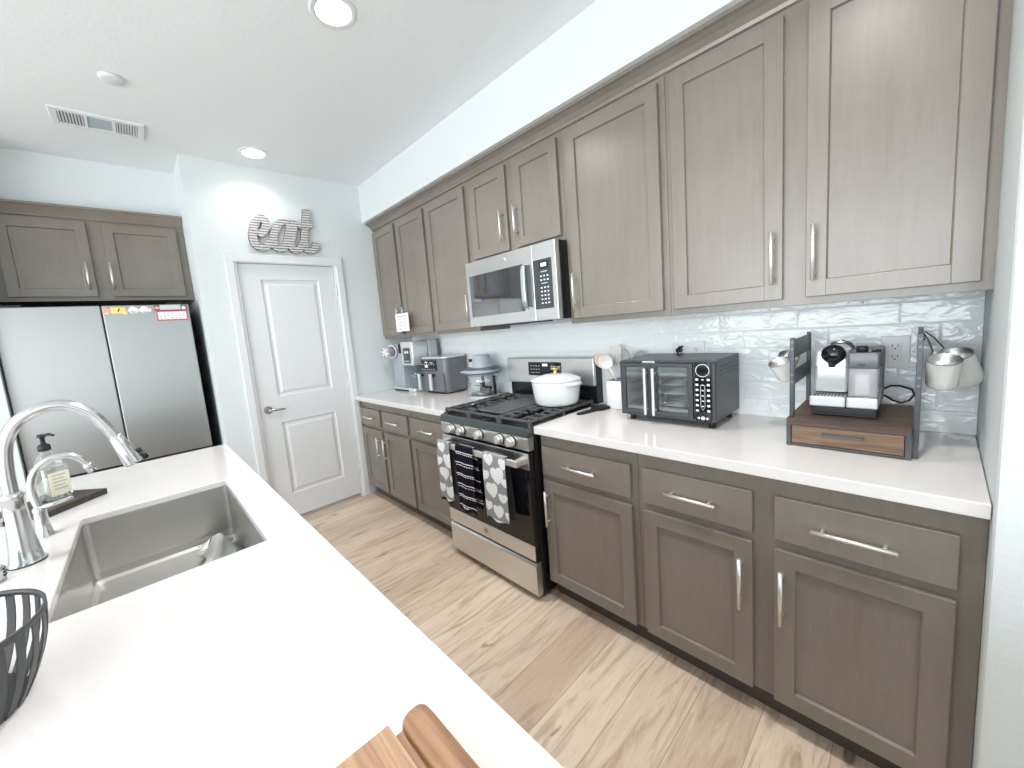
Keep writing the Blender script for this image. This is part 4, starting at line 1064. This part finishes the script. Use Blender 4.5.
# ------------------------------------------------------------------ toaster oven
TX0, TX1, TF, TB, TZ0, TZ1 = 2.378, 2.786, -.338, -.028, .944, 1.200
r = thing('toaster_oven', 'charcoal countertop toaster oven with two glass french doors', 'toaster oven', ((TX0+TX1)/2, -.18, .914))
m = MB(); w = .012
m.box(TX0, TX1, TF+.0, TB, TZ1-w, TZ1, .005, 3); m.box(TX0, TX1, TF, TB, TZ0, TZ0+w, .004); m.box(TX0, TX0+w, TF, TB, TZ0+.003, TZ1-.003, .004); m.box(2.705, TX1, TF+.004, TB, TZ0+.003, TZ1-.003, .006)
m.box(TX0+.005, TX1-.01, TB-.012, TB-.001, TZ0+.003, TZ1-.003)
link('shell', m, CHAR, r)
m = MB(); m.box(TX0+w, 2.7045, TB-.0145, TB-.0125, TZ0+w, TZ1-w); m.box(TX0+w+.0005, TX0+w+.002, TF+.03, TB-.015, TZ0+w, TZ1-w); m.box(2.7025, 2.7045, TF+.03, TB-.015, TZ0+w, TZ1-w); m.box(TX0+w, 2.7045, TF+.03, TB-.015, TZ0+w, TZ0+w+.002); link('liner', m, OVENIN, r)
for z in (.992, 1.045, 1.085):
    m = MB()
    for k in range(13): 
        y = TF+.05+k*.019; m.cyl((TX0+.02, y, z), (2.700, y, z), .0014, 6)
    for x in (TX0+.02, (TX0+2.70)/2, 2.70): m.cyl((x, TF+.045, z), (x, TB-.03, z), .002, 6)
    link('rack', m, NICKEL, r)
m = MB(); m.box(TX0+.02, 2.698, TF+.05, TB-.03, .966, .971, .001); link('crumb_tray', m, SILVER, r)
def tdoor(x0, x1, hx):
    m = MB(); zz0, zz1 = TZ0+.010, TZ1-.012; fw = .022
    m.box(x0, x0+fw, TF-.006, TF+.012, zz0, zz1, .003); m.box(x1-fw, x1, TF-.006, TF+.012, zz0, zz1, .003)
    m.box(x0+fw-.002, x1-fw+.002, TF-.006, TF+.012, zz1-fw*.8, zz1, .003); m.box(x0+fw-.002, x1-fw+.002, TF-.006, TF+.012, zz0, zz0+fw*.8, .003)
    d = link('door', m, CHAR, r)
    m = MB(); m.box(x0+fw-.004, x1-fw+.004, TF+.001, TF+.005, zz0+.014, zz1-.014); link('glass', m, GLASS, d)
    m = MB(); m.box(hx-.0065, hx+.0065, TF-.036, TF-.024, TZ0+.012, TZ1-.03, .005, 3); m.cyl((hx, TF-.026, TZ0+.035), (hx, TF-.004, TZ0+.035), .005, 10); m.cyl((hx, TF-.026, TZ1-.055), (hx, TF-.004, TZ1-.055), .005, 10)
    link('handle', m, NICKEL, d)
tdoor(TX0+.006, 2.5295, 2.510); tdoor(2.5305, 2.703, 2.547)
m = MB(); m.box(2.710, 2.772, TF-.004, TF+.003, TZ0+.004, TZ1-.006, .002); cp = link('control_panel', m, BLACKG, r)
m = MB(); my = Matrix.Rotation(PI/2, 4, 'X')
m.lathe([(.024, 0), (.0265, 0), (.0265, .002), (.024, .002)], (2.741, TF-.0042, 1.160), 32, mi=0, M=my, cap=False)
for j in range(7):
    for x in (2.7195, 2.7625): m.box(x-.0055, x+.0055, TF-.0056, TF-.0038, 1.118-.0215*j, 1.127-.0215*j, .001)
    if j < 6: m.box(2.737, 2.745, TF-.0056, TF-.0038, 1.120-.022*j, 1.124-.022*j)
m.cyl((2.741, TF-.004, .962), (2.741, TF-.006, .962), .0075, 18); m.cyl((2.725, TF-.004, .962), (2.725, TF-.006, .962), .0045, 14); m.cyl((2.757, TF-.004, .962), (2.757, TF-.006, .962), .0045, 14)
m.tube([(2.733, TF-.0046, 1.10), (2.733, TF-.0046, 1.01), (2.741, TF-.0046, .995), (2.749, TF-.0046, 1.01), (2.749, TF-.0046, 1.10)], .0008, 5)
link('button_icons', m, PRINT, cp)
m = MB(); m.box(2.490, 2.545, TF-.0025, TF+.001, TZ1-.011, TZ1-.002, .001)
for k in range(7): m.box(2.496+.0062*k, 2.4995+.0062*k, TF-.0032, TF-.002, TZ1-.0085, TZ1-.0045, mi=1)
link('name_badge', m, [SILVER, GREYINK], r)
m = MB()
for j in range(3):
    for k in range(6): 
        y = TB-.035-k*.040; m.box(TX1-.0005, TX1+.0012, y-.013, y+.004, 1.168-.018*j, 1.1715-.018*j)
link('side_vents', m, MATTEBLK, r)
for x in (TX0+.035, TX1-.028):
    for y in (TF+.045, TB-.055): 
        m = MB(); m.cyl((x, y, .9143), (x, y, TZ0+.001), .0125, 16, r2=.015); link('foot', m, MATTEBLK, r)

# outlets on the backsplash
def outlet(name, x0, x1, z0, z1, lab, dup=True, n=1):
    r = thing(name, lab, 'outlet', ((x0+x1)/2, -.0085, z0))
    m = MB(); m.box(x0, x1, -.0145, -.0085, z0, z1, .002); link('plate', m, WHITEPL, r)
    for k in range(n):
        cx = x0+(x1-x0)*(k+.5)/n; cz = (z0+z1)/2
        m = MB(); m.box(cx-.017, cx+.017, -.0165, -.0145, cz-.034, cz+.034, .001)
        for s in (-1, 1):
            zc = cz+s*.019
            m.box(cx-.008, cx-.0055, -.0168, -.0163, zc, zc+.009, mi=1); m.box(cx+.0055, cx+.008, -.0168, -.0163, zc, zc+.009, mi=1); m.cyl((cx, -.0163, zc-.006), (cx, -.0168, zc-.006), .0028, 10, 1)
        link('receptacle', m, [WHITEPL, MATTEBLK], r)
    return r
outlet('wall_outlet', 3.230, 3.304, 1.137, 1.252, 'white wall outlet on the tile behind the coffee machine')
outlet('wall_outlet', 2.492, 2.640, 1.142, 1.254, 'double white wall outlet on the tile above the toaster oven', n=2)
m = MB(); m.box(2.518, 2.542, -.050, -.0172, 1.206, 1.226, .006); m.tube([(2.530, -.048, 1.220), (2.540, -.056, 1.232), (2.556, -.052, 1.236)], [.006, .006, .0045], 10); m.tube([(2.530, -.046, 1.209), (2.528, -.056, 1.195), (2.525, -.022, 1.17), (2.520, -.014, 1.0), (2.52, -.0145, .925)], .0035, 8)
solo('power_plug', m, MATTEBLK, 'black power plug in the outlet above the toaster oven', 'plug', (2.53, -.017, .925))

# ------------------------------------------------------------------ coffee stand
KX0, KX1, KF, KB = 3.026, 3.318, -.400, -.050
r = thing('coffee_stand', 'dark wood and metal coffee stand with drawer and side racks', 'stand', (3.172, -.22, .914))
m = MB(); m.box(KX0, KX1, KF, KB, .990, 1.010, .0015); link('top_board', m, RUSTIC, r)
m = MB()
m.box(KX0, KX0+.012, KF+.001, KF+.013, .9143, .990); m.box(KX1-.012, KX1, KF+.001, KF+.013, .9143, .990); m.box(KX0, KX0+.012, KB-.013, KB-.001, .9143, .990); m.box(KX1-.012, KX1, KB-.013, KB-.001, .9143, .990)
m.box(KX0+.012, KX1-.012, KF+.002, KF+.012, .918, .924); m.box(KX0+.012, KX1-.012, KF+.002, KF+.012, .986, .990)
m.box(KX0+.002, KX0+.006, KF+.013, KB-.013, .918, .990); m.box(KX1-.006, KX1-.002, KF+.013, KB-.013, .918, .990); m.box(KX0+.012, KX1-.012, KB-.008, KB-.003, .918, .99)
link('frame', m, CHAR, r)
m = MB(); m.box(KX0+.014, KX1-.014, KF+.003, KF+.014, .9255, .985, .001); m.box(KX0+.016, KX1-.016, KF+.015, KB-.02, .926, .97); dr = link('drawer', m, RUSTICL, r)
m = MB(); m.box(3.118, 3.219, KF-.014, KF-.010, .960, .969, .001); m.box(3.118, 3.128, KF-.011, KF+.003, .961, .968); m.box(3.209, 3.219, KF-.011, KF+.003, .961, .968); link('pull', m, IRON, dr)
def rack(x0, zb_, lab, flip):
    x1 = x0+.012
    m = MB(); m.box(x0, x1, -.372, -.352, zb_, 1.283, .001); link('post', m, CHAR, r)
    m = MB(); m.box(x0, x1, -.078, -.058, zb_, 1.283, .001); link('post', m, CHAR, r)
    for z0, z1 in ((1.212, 1.275), (1.118, 1.170)):
        m = MB(); m.box(x0+.003, x1-.003, -.353, -.077, z0, z1, .001); link('rail', m, CHAR, r)
    m = MB()
    for y in (-.362, -.068):
        for z in (1.268, 1.245, 1.156, 1.132):
            s = x0-.001 if flip else x1+.001
            m.cyl(((x0+x1)/2, -.3725 if y < -.2 else -.0785, z), ((x0+x1)/2, -.3715 if y < -.2 else -.0775, z), .004, 10)
    link('screws', m, GREYPL, r)
rack(3.029, 1.0102, '', True); rack(3.3205, .9143, '', False)

# pitchers hanging from the racks
def pitcher(name, label, ctr, axis, R0, R1, Hh, hdir, hook_at):
    """ctr: mouth centre; axis: unit vector pointing out of the mouth"""
    ax = Vector(axis).normalized(); q = Vector(hdir); q = (q-ax*q.dot(ax)).normalized(); w = ax.cross(q)
    M = Matrix(((q.x, w.x, ax.x, ctr[0]), (q.y, w.y, ax.y, ctr[1]), (q.z, w.z, ax.z, ctr[2]), (0, 0, 0, 1)))
    o = thing(name, label, 'pitcher', tuple(Vector(ctr)-ax*Hh), 0, 'cream milk pitchers hanging on the coffee stand')
    def tr(mb):
        for v in mb.bm.verts: v.co = M @ v.co
        return mb
    def pour(mb, k=1):   # pull the rim out into a spout on the side away from the handle
        for v in mb.bm.verts:
            a = math.atan2(v.co.y, -v.co.x); f = max(0, 1-abs(a)/.42)*max(0, 1+v.co.z/(Hh*.30))
            v.co.x -= .008*f; v.co.z += .005*f
        return mb
    m = MB(); m.lathe([(0, -Hh), (R1*.92, -Hh), (R1, -Hh+.006), (R1*1.0, -Hh*.75), (R0, 0)], n=40, cap=False); link('body', tr(pour(m)), CREAM, o)
    m = MB(); m.lathe([(R0-.0002, .0004), (R0-.0025, .0004), (R1-.003, -Hh*.75), (R1-.004, -Hh+.004), (0, -Hh+.004)], n=40, cap=False); link('lining', tr(pour(m)), STEEL, o)
    m = MB(); hp = [(R0-.002, 0, -.012), (R0+.016, 0, -.006), (R0+.028, 0, -.016), (R0+.030, 0, -.04), (R1+.018, 0, -Hh*.72), (R1-.002, 0, -Hh*.82)]
    m.tube([tuple(p) for p in hp], [.004, .0048, .0048, .0048, .0048, .004], 10); link('handle', tr(m), CREAM, o)
    hk = M @ Vector((R0+.024, 0, -.010)); ha = Vector(hook_at)
    m = MB(); m.tube([ha+Vector((0, 0, -.012)), ha+Vector((0, -.004, .004)), (ha+hk)/2+Vector((0, -.006, .010)), hk+Vector((0, 0, .004)), hk+Vector((0, -.004, -.008)), hk+Vector((0, -.012, .004))], .0022, 8)
    h = solo('rack_hook', m, IRON, 'small black hook holding the '+label.split(' hanging')[0], 'hook', tuple(ha), 'black hooks on the coffee stand racks')
    return o
pitcher('milk_pitcher', 'smaller cream pitcher with steel lining hanging on the right rack, nearer the front', (3.374, -.300, 1.201), (.02, -.42, .90), .0355, .033, .088, (-.35, .8, .4), (3.335, -.255, 1.268))
pitcher('milk_pitcher', 'larger cream pitcher hanging on the right rack behind the smaller one', (3.396, -.175, 1.202), (-.22, -.42, .88), .041, .045, .098, (-.35, .8, .4), (3.335, -.12, 1.268))
pitcher('milk_pitcher', 'cream pitcher with steel lining hanging outside the left rack near the front', (2.978, -.270, 1.188), (-.25, -.46, .84), .033, .030, .075, (.35, .8, .5), (3.0265, -.225, 1.268))
pitcher('milk_pitcher', 'cream pitcher hanging outside the left rack near the tiles', (2.985, -.140, 1.196), (.30, -.48, .82), .034, .032, .078, (.3, .8, .5), (3.0265, -.10, 1.268))

# espresso machine on the stand
r = thing('espresso_machine', 'silver capsule espresso machine with milk tank on the stand', 'espresso machine', (3.155, -.2, 1.010))
E0, E1, EF, EB = 3.076, 3.243, -.312, -.090; z0 = 1.0105
m = MB(); m.rbox((E0+E1)/2, (EF+EB)/2, z0, z0+.030, E1-E0-.004, EB-EF-.004, .008, er=.003)
for k in range(3): m.box(E0+.003, E1-.003, EF-.0015, EF+.004, z0+.004+.008*k, z0+.008+.008*k, .0005)
link('plinth', m, MATTEBLK, r)
m = MB(); m.rbox(3.123, -.175, z0+.072, 1.226, .088, .165, .010, er=.005); link('tower', m, SILVER, r)
m = MB(); m.box(3.081, 3.165, -.2585, -.2572, 1.1685, 1.1705); link('tower_seam', m, GREYPL, r)
m = MB(); m.box(E0-.002, 3.1665, EF-.006, -.10, z0+.0305, z0+.066, .005, 3); tr_ = link('drip_tray', m, SILVER, r)
m = MB()
for i in range(9):
    for j in range(4): m.box(3.084+.0088*i, 3.0895+.0088*i, EF+.004+.012*j, EF+.011+.012*j, z0+.0661, z0+.0668)
link('drip_grid', m, MATTEBLK, tr_)
m = MB(); m.box(3.1685, E1, EF-.006, -.10, z0+.0305, z0+.066, .005, 3); link('tank_tray', m, SILVER, r)
m = MB(); m.rbox(3.206, -.243, z0+.067, 1.1715, .070, .112, .008, er=.004); mk = link('milk_tank', m, MILKY, r)
m = MB(); m.rbox(3.203, -.240, z0+.070, 1.150, .036, .06, .006, er=.003); link('milk_tube', m, WHITEPL, mk)
m = MB(); m.rbox(3.206, -.243, 1.172, 1.222, .074, .116, .007, er=.004); ml = link('milk_lid', m, GREYPL, r)
m = MB(); m.rbox(3.201, -.3025, 1.182, 1.188, .018, .006, .002, er=.001); link('lid_latch', m, CHAR, ml)
m = MB(); m.lathe([(.0145, 1.2222), (.0145, 1.238), (.012, 1.241), (0, 1.241)], (3.200, -.262, 0), 22); m.lathe([(.006, 1.2222), (.006, 1.230), (0, 1.231)], (3.228, -.27, 0), 12); m.lathe([(.006, 1.2222), (.006, 1.230), (0, 1.231)], (3.238, -.262, 0), 12); link('milk_dial', m, MATTEBLK, ml)
m = MB(); m.box(3.1665, E1+.003, -.180, EB, z0+.0305, 1.226, .004)
for k in range(7): m.box(E1+.0025, E1+.0038, -.12, -.10, 1.155+.009*k, 1.160+.009*k, mi=1)
link('back_housing', m, [GREYPL, MATTEBLK], r)
m = MB(); My = Matrix.Rotation(PI/2-.12, 4, 'X')
m.lathe([(0, .024), (.010, .0228), (.020, .0185), (.028, .011), (.0325, .0), (.0325, -.012), (.030, -.016)], (0, 0, 0), 44)
for v in m.bm.verts:
    if v.co.y < -.010:      # the lower edge runs out into a small pouring lip
        k = max(0, (abs(v.co.y)-.019)/.0135); v.co.x *= 1-.45*k*k; v.co.y -= .009*k*k
    v.co = Matrix.Rotation(PI/2-.10, 4, 'X') @ v.co
    v.co += Vector((3.130, -.272, 1.216))
hd = link('brew_head', m, BLACKG, r)
m = MB(); m.tube([(3.122, -.235, 1.247), (3.134, -.245, 1.254), (3.150, -.245, 1.255), (3.166, -.230, 1.248), (3.173, -.20, 1.232)], [.005, .006, .007, .007, .006], 12); link('lever', m, CHROME, hd)
m = MB(); m.lathe([(.008, 1.172), (.010, 1.180), (.010, 1.19)], (3.127, -.275, 0), 14); link('spout', m, MATTEBLK, hd)
# power cord
m = MB(); m.tube([(3.246, -.10, 1.075), (3.262, -.075, 1.082), (3.285, -.06, 1.080), (3.312, -.055, 1.068), (3.3185, -.053, 1.050), (3.306, -.056, 1.028), (3.288, -.062, 1.020), (3.268, -.075, 1.030), (3.252, -.085, 1.045), (3.246, -.095, 1.05)], .0035, 8)
link('power_cord', m, MATTEBLK, r)
